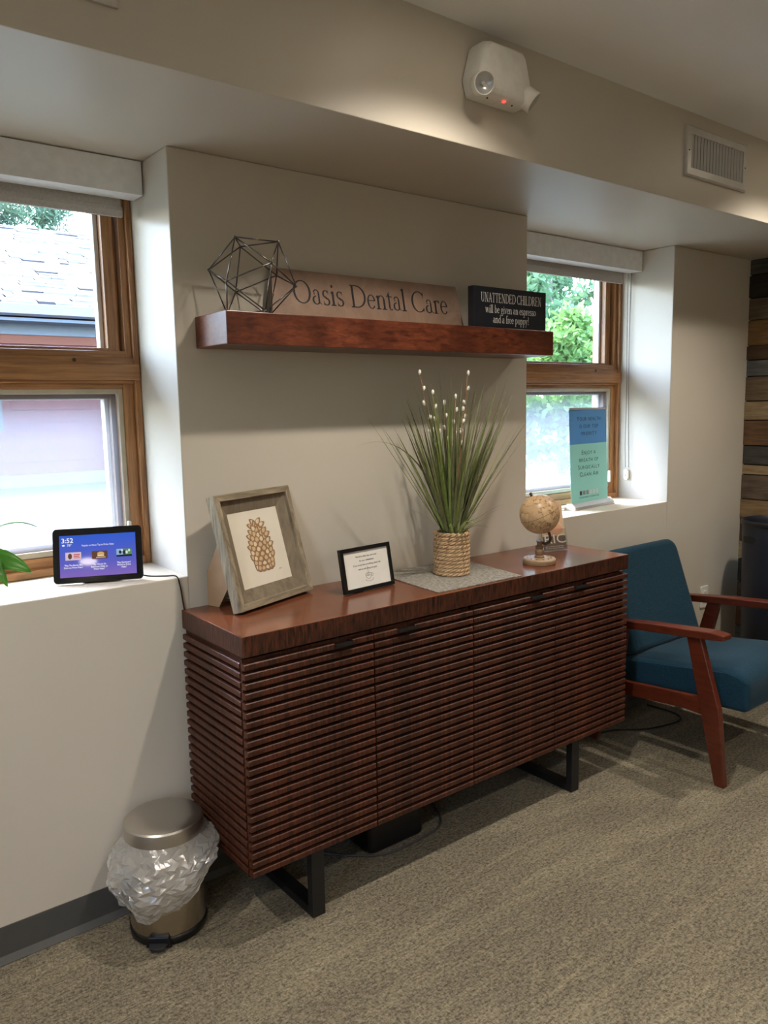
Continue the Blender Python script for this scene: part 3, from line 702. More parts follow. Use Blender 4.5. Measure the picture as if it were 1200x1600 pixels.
def geo_ornament():
    Rr = .1257; br = .0042
    t = thing('geometric_ornament', 'dark wire icosahedron ornament standing on the wall shelf', 'ornament', (.190, -.121, SZ1+.0005))
    phi = (1+5**.5)/2; pts = []
    for a in (-1, 1):
        for b in (-phi, phi): pts += [Vector((0, a, b)), Vector((a, b, 0)), Vector((b, 0, a))]
    pts = [p.normalized() for p in pts]; E_ = 1.0515
    tri = None
    for i in range(12):
        for j in range(i):
            for k in range(j):
                if all(abs((pts[a]-pts[b]).length-E_) < .01 for a, b in ((i, j), (j, k), (i, k))): tri = (i, j, k)
    nrm = sum((pts[i] for i in tri), Vector()).normalized()
    q = nrm.rotation_difference(Vector((0, 0, -1))); pts = [q @ p for p in pts]
    a0 = math.atan2(pts[tri[0]].y, pts[tri[0]].x); rz = Matrix.Rotation(R(-94)-a0, 3, 'Z'); pts = [rz @ p for p in pts]
    zm = min(p.z for p in pts); pts = [Vector((p.x*Rr, p.y*Rr, (p.z-zm)*Rr+br)) for p in pts]
    for i in range(12):
        for j in range(i):
            if abs((pts[i]-pts[j]).length-E_*Rr) < .002: MB().tube([pts[i], pts[j]], .0020, 8).build('rod', 'chrome_dark', t, smooth=True)
    for p in pts: MB().sphere(p, br, 12, 8).build('joint_ball', 'chrome_dark', t, smooth=True)
geo_ornament()

def oasis_sign():
    t = thing('name_sign', 'long tan sign reading Oasis Dental Care leaning on the wall shelf', 'sign', (.69, -.050, SZ1+.0005))
    w0, w1, h = .400, .382, .158; ln = R(11)
    M = Matrix.Rotation(-ln, 4, 'X')
    M = Matrix.Translation((0, 0, .0022)) @ M
    MB(M).prism([(-w0, 0), (w0, 0), (w1, h), (-w1, h)], -.006, .006).build('board', 'sign_tan', t, bevel=.001)
    m = MB(M); place_text(m, serif('Oasis Dental Care', .112), 0.006, .052, -.0064, .645)
    tag(m.build('lettering', 'engraved', t), 'dark engraved serif lettering')
oasis_sign()
def black_sign():
    t = thing('puppy_sign', 'small black block sign with white lettering about unattended children on the wall shelf', 'sign', (1.199, -.168, SZ1+.0005))
    w, h = .188, .140
    MB().box(-w, w, -.014, .014, 0, h).build('block', 'sign_black', t, bevel=.0015)
    m = MB(); place_text(m, serif('UNATTENDED CHILDREN', .048), .004, .088, -.0146, .312)
    place_text(m, serif('will be given an espresso', .040), 0, .052, -.0146, .262)
    place_text(m, serif('and a free puppy!', .040), 0, .018, -.0146, .184)
    m.build('lettering', 'sign_text', t)
black_sign()

# ================================================================== THINGS ON THE CREDENZA
def pine_frame():
    ang = R(19.57); w, h, th = .3355, .345, R(15)
    u = Vector((math.cos(ang), math.sin(ang), 0)); base = Vector((.0702, -.196, ZT))+u*w/2
    t = thing('picture_frame', 'weathered grey wooden frame with a pine cone print on the credenza', 'picture frame', base+Vector((0, 0, .0008)), ang)
    M = Matrix.Translation((0, 0, .0091)) @ Matrix.Rotation(-th, 4, 'X')    # leans back (+y up)
    D = .034; b = .020
    hw = w/2
    # mitred outer rails, deep box profile, front at y=0
    def rail(pts, mat): MB(M).add([(x, 0, z) for x, z in pts]+[(x, D, z) for x, z in pts], [(0, 1, 2, 3), (7, 6, 5, 4), (0, 4, 5, 1), (1, 5, 6, 2), (2, 6, 7, 3), (3, 7, 4, 0)]).build('rail', mat, t, bevel=.0015)
    rail([(-hw, 0), (hw, 0), (hw-b, b), (-hw+b, b)], 'barn_wood_h'); rail([(-hw, h), (-hw+b, h-b), (hw-b, h-b), (hw, h)], 'barn_wood_h')
    rail([(-hw, 0), (-hw+b, b), (-hw+b, h-b), (-hw, h)], 'barn_wood'); rail([(hw, 0), (hw, h), (hw-b, h-b), (hw-b, b)], 'barn_wood')
    # inner sloping liner boards
    s = .058
    def liner(o, i):
        MB(M).add([(o[0][0], .012, o[0][1]), (o[1][0], .012, o[1][1]), (i[1][0], .024, i[1][1]), (i[0][0], .024, i[0][1]), (o[0][0], .03, o[0][1]), (o[1][0], .03, o[1][1]), (i[1][0], .03, i[1][1]), (i[0][0], .03, i[0][1])],
                  [(0, 1, 2, 3), (7, 6, 5, 4), (0, 4, 5, 1), (1, 5, 6, 2), (2, 6, 7, 3), (3, 7, 4, 0)]).build('liner_board', 'mat_board', t)
    O = [(-hw+b, b), (hw-b, b), (hw-b, h-b), (-hw+b, h-b)]; I = [(-hw+s, s), (hw-s, s), (hw-s, h-s), (-hw+s, h-s)]
    for k in range(4): liner((O[k], O[(k+1) % 4]), (I[k], I[(k+1) % 4]))
    pr = MB(M).box(-hw+s-.004, hw-s+.004, .0245, .0255, s-.004, h-s+.004).build('print', 'cream_paper', t)
    # painted pine cone: flat overlapping scales
    for nm, c in (('cone_dark', (120, 92, 68)), ('cone_mid', (158, 124, 90)), ('cone_light', (204, 176, 138)), ('cone_pale', (222, 202, 170))): plain(nm, srgb(*c), .8)
    m = MB(M); y = .0243; cxx, cz0, H_ = .002, .100, .140; W_ = .052
    rows = 9; rr = random.Random(2)
    def disc(cx, cz, rx, rz, rot, mi, y):
        m.cur = mi; pts = []
        for k in range(12):
            a = 2*PI*k/12; px, pz = rx*math.cos(a), rz*math.sin(a)*(1.25-.35*abs(math.cos(a)) if math.sin(a) > 0 else .8)
            pts.append((cx+px*math.cos(rot)-pz*math.sin(rot), y, cz+px*math.sin(rot)+pz*math.cos(rot)))
        m.add(pts, [tuple(range(12))])
    prof = lambda u: W_*(math.sin(PI*min(1, .16+.80*u)))**.55*(1-.30*u)
    core = [(cxx+s_*prof(u/20)*.8, y, cz0+.004+H_*.94*u/20) for s_, rg in ((1, range(21)), (-1, range(20, -1, -1))) for u in rg]
    m.cur = 0; m.add(core, [tuple(range(len(core)))])
    for r_ in range(rows, -1, -1):
        u = r_/rows; hwid = prof(u); n_ = 5 if u < .8 else 4
        for k in range(n_+1):
            f = ((k+.5*(r_ % 2))/n_*2-1)*.98
            if abs(f) > 1.02: continue
            cx = cxx+math.sin(f*1.35)*hwid; cz = cz0+.004+u*H_*.93+.014*abs(f)*u+.006*f*f; rot = -f*(1.2 if u > .35 else .8)
            rx, rz = .0112*(1-.32*abs(f)), .0088+.0045*u+.002*abs(f); y -= .000003
            disc(cx, cz, rx+.0015, rz+.0016, rot, 0, y); y -= .000003
            disc(cx+.0004, cz+.0004, rx, rz, rot, 1, y); y -= .000003
            disc(cx-.0006, cz+.0022, rx*.74, rz*.6, rot, 2 if (k+r_) % 3 else 3, y)
    m.build('pine_cone_picture', ['cone_dark', 'cone_mid', 'cone_light', 'cone_pale'], pr)
    m = MB(M); m.tube([(.058, .0243, .092), (.062, .0243, .0945), (.064, .0243, .091), (.069, .0243, .0945), (.073, .0243, .0925)], .0004, 4); m.build('signature', 'ink_soft', pr)
    # easel back: folding leg and stay
    MB(M).box(-hw+.006, hw-.006, .031, .0335, .006, h-.006).build('backing_board', 'cardboard', t)
    ty = lambda z: math.tan(th)*z
    lg = MB(); x = -hw+.045
    ztop = .24; yt = ty(ztop)+.036; yb = .176
    lg.prism_x([(yt, ztop), (yb-.002, .105), (yb, .0), (yb-.045, .0), (ty(.10)+.04, .10)], x-.0015, x+.0015)
    lg.build('easel_leg', 'cardboard', t)
    MB().tube([(x+.004, ty(.03)+.036, .03), (x+.004, yb-.01, .030)], .0016, 6).build('stay_strap', 'cord_black', t)
    MB().sphere((x+.004, yb-.01, .030), .0045, 8, 6).build('rivet', 'black_metal', t)
pine_frame()

def notice_frame():
    ang = R(5.3); w, h, th = .215, .142, R(10.3)
    u = Vector((math.cos(ang), math.sin(ang), 0)); base = Vector((.4302, -.203, ZT))+u*w/2
    t = thing('notice_frame', 'small black frame with a printed coffee notice on the credenza', 'picture frame', base+Vector((0, 0, .0008)), ang)
    M = Matrix.Translation((0, 0, .003)) @ Matrix.Rotation(-th, 4, 'X'); b = .0125; hw = w/2
    for (x0, x1, z0, z1) in ((-hw, hw, 0, b), (-hw, hw, h-b, h), (-hw, -hw+b, b, h-b), (hw-b, hw, b, h-b)):
        MB(M).box(x0, x1, 0, .014, z0, z1).build('rail', 'black_plastic', t, bevel=.0008)
    pg = MB(M).box(-hw+b-.001, hw-b+.001, .005, .006, b-.001, h-b+.001).build('notice', 'white_paper', t)
    m = MB(M)
    for k, (s_, wd) in enumerate((('We have coffee, tea, and water', .092), ('for your refreshment.', .064), ('If you would like something, please ask', .118), ('and we will bring it to you!', .080))):
        place_text(m, text_geo(s_, .0075, bold=.0001), .002, h-.034-k*.0135, .0048, wd)
    m.build('lettering', 'ink', pg)
    c = MB(M); Z0 = .030
    def el(cx, cz, rx, rz, a0, a1, n=20): return [(cx+rx*math.cos(R(a0+(a1-a0)*k/n)), .0047, cz+rz*math.sin(R(a0+(a1-a0)*k/n))) for k in range(n+1)]
    for pts in (el(.004, Z0+.004, .0165, .0065, 160, 380), el(.002, Z0+.020, .012, .005, 0, 360), el(.002, Z0+.019, .012, .014, 180, 360), el(.016, Z0+.017, .0055, .005, -110, 130), el(.002, Z0+.020, .006, .0022, 20, 300), [(.001, .0047, Z0+.026), (.003, .0047, Z0+.030), (.0005, .0047, Z0+.034), (.0035, .0047, Z0+.040), (.0005, .0047, Z0+.046)]):
        c.tube(pts, .00042, 4)
    c.build('cup_drawing', 'ink', pg)
    MB(M).box(-hw+.004, hw-.004, .0141, .016, .004, h-.004).build('backing_board', 'dark_plastic', t)
    MB().prism_x([(.035, .1), (.075, .0), (.068, .0), (.03, .085)], -.02, .02).build('easel_leg', 'dark_plastic', t)
notice_frame()

tag(MB().prism_z([(.70, -.012), (.672, -.366), (1.05, -.374), (1.10, -.025)], ZT+.0006, ZT+.003).build('table_mat', 'woven_mat'), 'grey woven table mat under the rope-wrapped planter', 'table mat')

def planter():
    cx, cy = .893, -.190; zb = ZT+.0035
    t = thing('rope_planter', 'rope-wrapped planter with tall artificial grass and pussy willow on grey mat', 'potted plant', (cx, cy, zb))
    r, hgt, n = .0565, .150, 11
    MB().lathe([(0, .001), (r-.004, .001), (r-.004, hgt-.004), (r-.009, hgt-.004), (r-.009, hgt-.02), (0, hgt-.02)], 40).build('pot', 'rope', t)
    MB().lathe([(0, hgt-.0195), (r-.0095, hgt-.0195)], 24).build('soil', 'soil', t)
    ph = hgt/n; rope = MB()
    for s_ in range(3):
        pts = []; N = 200
        for k in range(N+1):
            a = 2*PI*k/N; tw = a*7+s_*2*PI/3
            rad = r+.0042*math.cos(tw); z = .0040*math.sin(tw); pts.append((rad*math.cos(a), rad*math.sin(a), z))
        rope.tube(pts, .0042, 6, False)
    me = rope.mesh('rope_coil', 'rope', True)
    for k in range(n):
        o = bpy.data.objects.new('rope_coil', me); C.objects.link(o); o.parent = t
        o.location = (0, 0, ph*(k+.5)+.0006); o.rotation_euler = (0, 0, k*1.37)
    rg = random.Random(11)
    # grass blades: (azimuth in degrees, length, lean, bend)
    def blade(az, L, lean, bend, wd, mat, r0=None):
        p = Vector((rg.uniform(0, .03)*math.cos(az), rg.uniform(0, .03)*math.sin(az), hgt-.03))
        d = Vector((math.cos(az)*math.sin(lean), math.sin(az)*math.sin(lean), math.cos(lean))); n_ = 12
        side = Vector((-math.sin(az), math.cos(az), 0)); side = (side*math.cos(rg.uniform(-.9, .9))+Vector((math.cos(az), math.sin(az), 0))*math.sin(rg.uniform(-.9, .9))).normalized()
        vs = []; le = lean
        for k in range(n_+1):
            u = k/n_; wk = wd*(1.0 if u < .25 else (1-(u-.25)/.75)**.8)*.5+.0002
            nn = d.cross(side).normalized()*wk*.35
            if p.y+cy > -.004: p.y = -.004-cy
            vs += [tuple(p-side*wk), tuple(p+nn), tuple(p+side*wk)]
            le += bend/n_*(.3+1.4*u); d = Vector((math.cos(az)*math.sin(le), math.sin(az)*math.sin(le), math.cos(le)))
            p = p+d*(L/n_)
        fs = []
        for k in range(n_): fs += [(3*k, 3*k+1, 3*k+4, 3*k+3), (3*k+1, 3*k+2, 3*k+5, 3*k+4)]
        m = MB(); m.v = vs; m.f = fs; m.mi = [0]*len(fs)
        o = bpy.data.objects.new('leaf', m.mesh('leaf', mat, True)); C.objects.link(o); o.parent = t
    for k in range(120):
        az = rg.uniform(0, 2*PI); lean = abs(rg.gauss(.0, .26))+.03; L = rg.uniform(.36, .58)*(1-.12*lean)
        if math.sin(az) > .2: lean *= .45
        blade(az, L, lean, rg.uniform(.0, .22), rg.uniform(.006, .010), 'grass_blade' if k % 4 else 'grass_bright')
    cr = 0.0       # spread across the picture
    for k in range(54):
        rt_ = k % 2; az = (-.15 if rt_ else PI+.35)+rg.uniform(-.45, .3)
        blade(az, rg.uniform(.40, .60), rg.uniform(.18, .58) if rt_ else rg.uniform(.22, .74), rg.uniform(.0, .16), rg.uniform(.008, .012), 'grass_blade' if k % 5 else 'grass_bright')
    for k in range(9): blade(rg.uniform(-PI, 0), rg.uniform(.12, .34), rg.uniform(.6, .95), rg.uniform(.4, 1.0), .004, 'grass_blade')
    for k in range(12): blade(rg.uniform(PI, 2*PI), rg.uniform(.10, .2), rg.uniform(.25, .7), rg.uniform(.2, 1.6), .012, 'grass_bright')
    blade(cr+PI+.1, .62, .22, 1.75, .011, 'grass_blade'); blade(cr+PI, .58, .16, .35, .012, 'grass_bright'); blade(cr+.1, .46, .12, .75, .010, 'grass_blade')
    # pussy willow stems with catkins
    for (az, L, lean, nb) in ((cr+PI, .575, .24, 7), (cr, .565, .15, 7), (cr+PI, .50, .16, 5), (cr+PI+.3, .46, .08, 5), (cr, .48, .05, 5), (cr-.3, .44, .12, 4), (cr+PI, .42, .22, 4)):
        d = Vector((math.cos(az)*math.sin(lean), math.sin(az)*math.sin(lean)*.6, math.cos(lean))); p0 = Vector((0, 0, hgt-.02)); pts = []
        for k in range(9): pts.append(p0+d*(L*k/8)+Vector((rg.uniform(-.003, .003), rg.uniform(-.003, .003), 0)))
        st = MB().tube(pts, [.0022-.0012*k/8 for k in range(9)], 6).build('willow_stem', 'twig', t, smooth=True)
        for k in range(nb):
            u = 1-k*.085 if k else 1.0; q = p0+d*L*u; sd = 1 if k % 2 else -1
            off = Vector((math.cos(cr)*.006*sd, math.sin(cr)*.006*sd, 0)) if k else Vector((0, 0, .005))
            M = Matrix.Translation(q+off) @ Matrix.Rotation(.35*sd*(1 if k else 0), 4, 'Y')
            MB(M).sphere((0, 0, 0), .0052, 10, 8, (1, 1, 1.75)).build('catkin', 'catkin', st, smooth=True)
planter()

def globe():
    t = thing('globe', 'small antique-style tan globe on a round wooden base on the credenza', 'globe', (1.262, -.268, ZT+.0006))
    MB().lathe([(0, 0), (.058, 0), (.0605, .003), (.0605, .017), (.057, .021), (.018, .022), (0, .022)], 40).build('base', 'globe_base_wood', t, auto=40)
    pl = MB()
    for k in range(12):
        a = 2*PI*k/12; pl.box(.044*math.cos(a)-.003, .044*math.cos(a)+.003, .044*math.sin(a)-.002, .044*math.sin(a)+.002, .0212, .0222)
    pl.build('base_marks', 'brass_old', t)
    MB().lathe([(0, .022), (.017, .022), (.018, .026), (.014, .03), (.0165, .038), (.015, .050), (.0115, .054), (.0145, .058), (.0145, .064), (.010, .066), (.008, .078), (.011, .080), (.011, .084), (0, .086)], 28).build('post', 'globe_post_wood', t, auto=50)
    gc = Vector((0.0, 0.0, .184)); gr = .0735
    cr = R(-37.8); rt = Vector((math.cos(cr), math.sin(cr), 0)); ax = (Vector((0, 0, 1))*math.cos(R(24))-rt*math.sin(R(24)))
    bot = gc-ax*gr
    # C-shaped bracket from post to south pole
    cpt = [Vector((0, 0, .084))+rt*.002, Vector((0, 0, .076))+rt*.010, Vector((0, 0, .072))+rt*.022, Vector((0, 0, .078))+rt*.036, Vector((0, 0, .092))+rt*.041, bot-ax*.004+rt*.004, bot+ax*.004]
    MB().tube(cpt, [.0045, .0055, .006, .006, .0055, .005, .004], 10).build('bracket', 'brass_old', t, smooth=True)
    q = Vector((0, 0, 1)).rotation_difference(ax).to_matrix().to_4x4()
    MB(Matrix.Translation(gc) @ q).sphere((0, 0, 0), gr, 48, 32).build('sphere', 'globe_map', t, smooth=True)
    MB(Matrix.Translation(gc) @ q).tube([(gr*1.001*math.cos(2*PI*k/48), gr*1.001*math.sin(2*PI*k/48), 0) for k in range(49)], .0006, 4, False).build('equator_band', 'brass_old', t)
    MB(Matrix.Translation(gc) @ q).lathe([(0, gr-.001), (.005, gr), (.004, gr+.005), (.0065, gr+.009), (.004, gr+.013), (0, gr+.014)], 12).build('finial', 'brass_old', t, smooth=True)
globe()

def brochure_holder():
    ang = R(-16)
    t = thing('brochure_holder', 'clear acrylic brochure holder with brown leaflet behind the globe', 'leaflet holder', (1.487, -.158, ZT+.0006), ang)
    M = Matrix.Rotation(R(-14), 4, 'X'); hw = .058
    MB().box(-hw, hw, -.004, .05, 0, .003).build('base', 'acrylic', t)
    MB(M).box(-hw, hw, .012, .0145, .006, .20).build('back_panel', 'acrylic', t)
    MB(M).box(-hw, hw, -.0035, -.001, .004, .09).build('front_panel', 'acrylic', t)
    for s_ in (-1, 1): MB(M).box(*sorted((s_*hw, s_*(hw+.0025))), -.004, .0145, .006, .11).build('side_panel', 'acrylic', t)
    for nm, c in (('leaf_brown', (112, 92, 82)), ('leaf_tan', (214, 184, 152)), ('leaf_cream', (236, 224, 204)), ('leaf_skin', (214, 160, 128))): plain(nm, srgb(*c), .5, var=.08)
    lf = MB(M).box(-hw+.006, hw-.002, .002, .010, .008, .205)
    lf = lf.build('leaflet', 'leaf_tan', t)
    p = MB(M); p.box(-hw+.006, hw-.002, .0016, .002, .008, .062); p.build('printed_panel', 'leaf_brown', lf)
    p = MB(M); p.prism([(-.03, .064), (.03, .064), (.05, .085), (.03, .11), (-.01, .12), (-.045, .10)], .0016, .002); p.build('printed_photo', 'leaf_skin', lf)
    p = MB(M); place_text(p, text_geo('RIC', .052), .006, .033, .0013, .098); place_text(p, text_geo('ask us about our services', .007), 0, .019, .0013, .085); place_text(p, text_geo('for the whole family', .006), 0, .012, .0013, .085)
    p.build('lettering', 'leaf_cream', lf)
brochure_holder()

# ================================================================== WINDOW SILLS
def tablet():
    ang = R(-22.55); w, h, th = .247, .160, R(17.9)
    u = Vector((math.cos(ang), math.sin(ang), 0)); bl = Vector((-.3475, .1385, ZS)); base = bl+u*w/2
    t = thing('tablet', 'black tablet with a lit blue screen standing on the window sill', 'tablet', base+Vector((0, 0, .001)), ang)
    M = Matrix.Translation((0, 0, .0035)) @ Matrix.Rotation(-th, 4, 'X')
    MB(M).prism(rrect(w, h, .012, 5, 0, h/2), 0, .010).build('body', 'screen_bezel', t, bevel=.002)
    sw, sh_, sz = .210, .122, h/2-.002
    o = MB().box(-sw/2, sw/2, -.0006, -.0002, sz-sh_/2, sz+sh_/2).build('screen', 'screen_glow', t); o.matrix_local = M
    y = -.0010
    def put(nm, p): p.build(nm, 'screen_white', o).matrix_parent_inverse = M.inverted()
    p = MB(M); place_text(p, text_geo('3:52', .019, bold=.0003), -.083, sz+.040, y); put('clock', p)
    p = MB(M); place_text(p, text_geo('78°', .010), -.078, sz+.029, y); put('temperature', p)
    p = MB(M); p.add([(-.094+.004*math.cos(2*PI*k/10), y, sz+.0325+.0025*math.sin(2*PI*k/10)) for k in range(10)], [tuple(range(10))]); put('weather_icon', p)
    p = MB(M); place_text(p, text_geo('Popular on Alexa: Tap to Prime Video', .0075), 0, sz+.0275, y, .088); put('headline', p)
    for cx, lines, dz in ((-.068, ('"Play The Bernie Mac', 'Show on Prime Video"'), 0), (.002, ('"Play Words On', 'Bathroom Walls on', 'Prime Video"'), -.001), (.070, ('"Play Gardeners\'', 'World on Prime', 'Video"'), 0)):
        p = MB(M)
        for k, s_ in enumerate(lines): place_text(p, text_geo(s_, .0070, bold=.0001), cx, sz-.0285-k*.0068+dz, y, None, .82)
        put('caption', p)
    def th_(name, cx, cz, bgm, extra):
        q = MB(M); q.box(cx-.0215, cx+.0215, -.0012, -.0008, cz-.0115, cz+.0115); mats = [bgm]
        for k, (kind, a, b, c, d, mm) in enumerate(extra):
            mats.append(mm); q.cur = k+1; yy = -.0013-.00003*k
            if kind == 'r': q.add([(cx+a, yy, cz+c), (cx+b, yy, cz+c), (cx+b, yy, cz+d), (cx+a, yy, cz+d)], [(0, 1, 2, 3)])
            else: q.add([(cx+a+c*math.cos(2*PI*i/14), yy, cz+b+d*math.sin(2*PI*i/14)) for i in range(14)], [tuple(range(14))])
        q.build(name, mats, o).matrix_parent_inverse = M.inverted()
    th_('thumbnail', -.068, sz, 'screen_tp', [('e', -.009, .0, .0055, .0085, 'screen_tb'), ('r', .001, .018, .003, .006, 'screen_tr'), ('r', .001, .016, -.002, .001, 'screen_tr'), ('r', .001, .019, -.006, -.004, 'screen_tr')])
    th_('thumbnail', .004, sz, 'screen_tg', [('e', .003, .003, .010, .006, 'screen_ty'), ('r', -.006, .012, -.004, -.001, 'screen_tw'), ('r', -.01, .016, -.009, -.006, 'screen_ty')])
    th_('thumbnail', .072, sz+.002, 'screen_tgr', [('r', -.0215, -.004, -.006, .0115, 'screen_tbl'), ('r', -.0215, .0215, -.0115, -.006, 'screen_tn'), ('e', -.011, .002, .004, .005, 'screen_tn'), ('e', .001, .001, .005, .006, 'screen_tn'), ('e', .007, .001, .0035, .005, 'screen_tw'), ('e', .014, .006, .003, .004, 'screen_tw'), ('e', -.006, .007, .003, .003, 'screen_tw')])
    MB(M).sphere((0, -.0002, h-.008), .0014, 8, 6).build('camera_lens', 'far_glass', t)
    MB().prism_x([(.012, .004), (.07, 0), (.07, .004), (.036, .085), (.031, .085)], -.05, .05).build('stand', 'dark_plastic', t)
tablet()
cable('tablet_cable', [(-.135, .075, ZS+.02), (-.10, .06, ZS+.006), (-.06, .03, ZS+.0045), (-.035, .006, ZS+.004), (-.030, -.004, ZS-.02), (-.026, -.005, .93), (-.017, -.005, .84), (-.013, -.005, .70), (-.012, -.005, .50), (-.02, -.005, .2)], .0022, 'cord_black', 'thin black tablet cord hanging from the sill down behind the credenza')

def banner():
    t = thing('tabletop_banner', 'blue and teal retractable tabletop banner about clean air standing on window sill', 'banner', (2.105, .150, ZS+.0008), R(6.5))
    hw = .163; M = Matrix.Rotation(R(-2.5), 4, 'X')
    MB().prism_x([(-.030, 0), (.030, 0), (.028, .012), (.012, .026), (-.006, .028), (-.026, .012)], -hw-.006, hw+.006).build('base', 'silver', t, bevel=.002)
    for s_ in (-1, 1): MB().prism_x([(-.031, 0), (.031, 0), (.028, .014), (.012, .029), (-.006, .031), (-.028, .014)], s_*(hw+.010)-.005, s_*(hw+.010)+.005).build('end_cap', 'white_plastic', t, bevel=.001)
    zt_ = .458; zm = .300
    b = MB(M).box(-hw, hw, -.0006, .0006, .024, zm).build('banner_lower', 'banner_teal', t)
    u = MB(M).box(-hw, hw, -.0006, .0006, zm, zt_).build('banner_upper', 'banner_blue', t)
    MB(M).box(-hw-.002, hw+.004, -.004, .005, zt_, zt_+.010).build('top_rail', 'silver', t, bevel=.001)
    MB().tube([(0, .012, .02), (0, .036, .46)], .003, 8).build('support_pole', 'silver', t)
    for s_ in (-1,):
        MB().prism([(-hw-.05, .006), (-hw-.008, .004), (-hw-.008, .014), (-hw-.05, .016)], .02, .04).build('swivel_foot', 'white_plastic', t, bevel=.002)
    def caps(mb, s_, cx, cz, size, wd_):     # small capitals with a taller initial per word
        x = 0; geo = []
        for w_i, wd in enumerate(s_.split(' ')):
            for c_i, ch in enumerate(wd):
                big = ch.isupper(); g = text_geo(ch.upper(), size*(1.0 if big else .82)); a = min(v[0] for v in g[0]); b_ = max(v[0] for v in g[0])
                geo.append((x-a, g)); x += (b_-a)+size*.13
            x += size*.30
        k = wd_/x
        for off, g in geo: mb.add([(cx+(-x/2+v[0]+off)*k, -.0010, cz+v[1]) for v in g[0]], g[1])
    m = MB(M)
    for k, (s_, wd_) in enumerate((('Your health', .225), ('is our top', .178), ('priority', .148))): caps(m, s_, .012, .408-k*.034, .0285, wd_)
    m.build('lettering', 'ink', u)
    m = MB(M)
    for k, (s_, wd_) in enumerate((('Enjoy a', .138), ('breath of', .182), ('Surgically', .206), ('Clean Air', .182))): caps(m, s_, .005, .250-k*.034, .0285, wd_)
    m.build('lettering', 'ink', b); m = MB(M)
    place_text(m, text_geo('SURGICALLY CLEAN AIR', .010), -.005, .046, -.0010, .172)
    m.build('logo_lettering', 'ink', b)
    for k, c in enumerate(('sq_dark', 'sq_mid', 'sq_mid', 'sq_light', 'sq_light', 'sq_light')):
        x = -.078+k*.0285; MB(M).box(x-.010, x+.010, -.0011, -.0007, .061, .080).build('logo_square', c, b)
banner()

def orchid():
    t = thing('orchid_plant', 'green broad-leaved potted plant at the left end of the window sill', 'potted plant', (-.560, .135, ZS+.0005))
    MB().lathe([(0, 0), (.045, 0), (.058, .10), (.062, .105), (.058, .11), (.053, .10), (0, .095)], 32).build('pot', 'orchid_pot', t, auto=40)
    MB().lathe([(0, .0965), (.052, .1015)], 20).build('soil', 'soil', t)
    def leaf(az, L, wd, lift, droop, roll=0):
        n = 12; p = Vector((0, 0, .095)); le = lift; rows = []; side = Vector((-math.sin(az)*math.cos(roll), math.cos(az)*math.cos(roll), math.sin(roll)))
        for k in range(n+1):
            u = k/n; w_ = wd*math.sin(PI*(.12+.86*u**.8))**.75*(1 if k < n else .12)
            d = Vector((math.cos(az)*math.cos(le), math.sin(az)*math.cos(le), math.sin(le))); nn = side.cross(d)
            rows.append([p-side*w_-nn*w_*.25, p-side*w_*.5-nn*w_*.05, p+nn*w_*.12*0, p+side*w_*.5-nn*w_*.05, p+side*w_-nn*w_*.25])
            p = p+d*(L/n); le -= droop/n
        m = MB(); m.add([tuple(q) for r_ in rows for q in r_], [(i*5+j, i*5+j+1, i*5+j+6, i*5+j+5) for i in range(n) for j in range(4)])
        o = m.build('leaf', 'orchid_leaf', t, smooth=True); sd = o.modifiers.new('thick', 'SOLIDIFY'); sd.thickness = .0018
    leaf(R(-12), .165, .032, .25, 1.1, 1.0); leaf(R(-35), .13, .026, .1, 1.5, .8); leaf(R(-55), .13, .026, .9, 2.2); leaf(R(60), .17, .020, 1.25, 1.9)
    leaf(R(170), .17, .03, .7, 1.4); leaf(R(-110), .15, .028, .6, 1.3); leaf(R(10), .24, .012, 1.25, 1.9)
orchid()

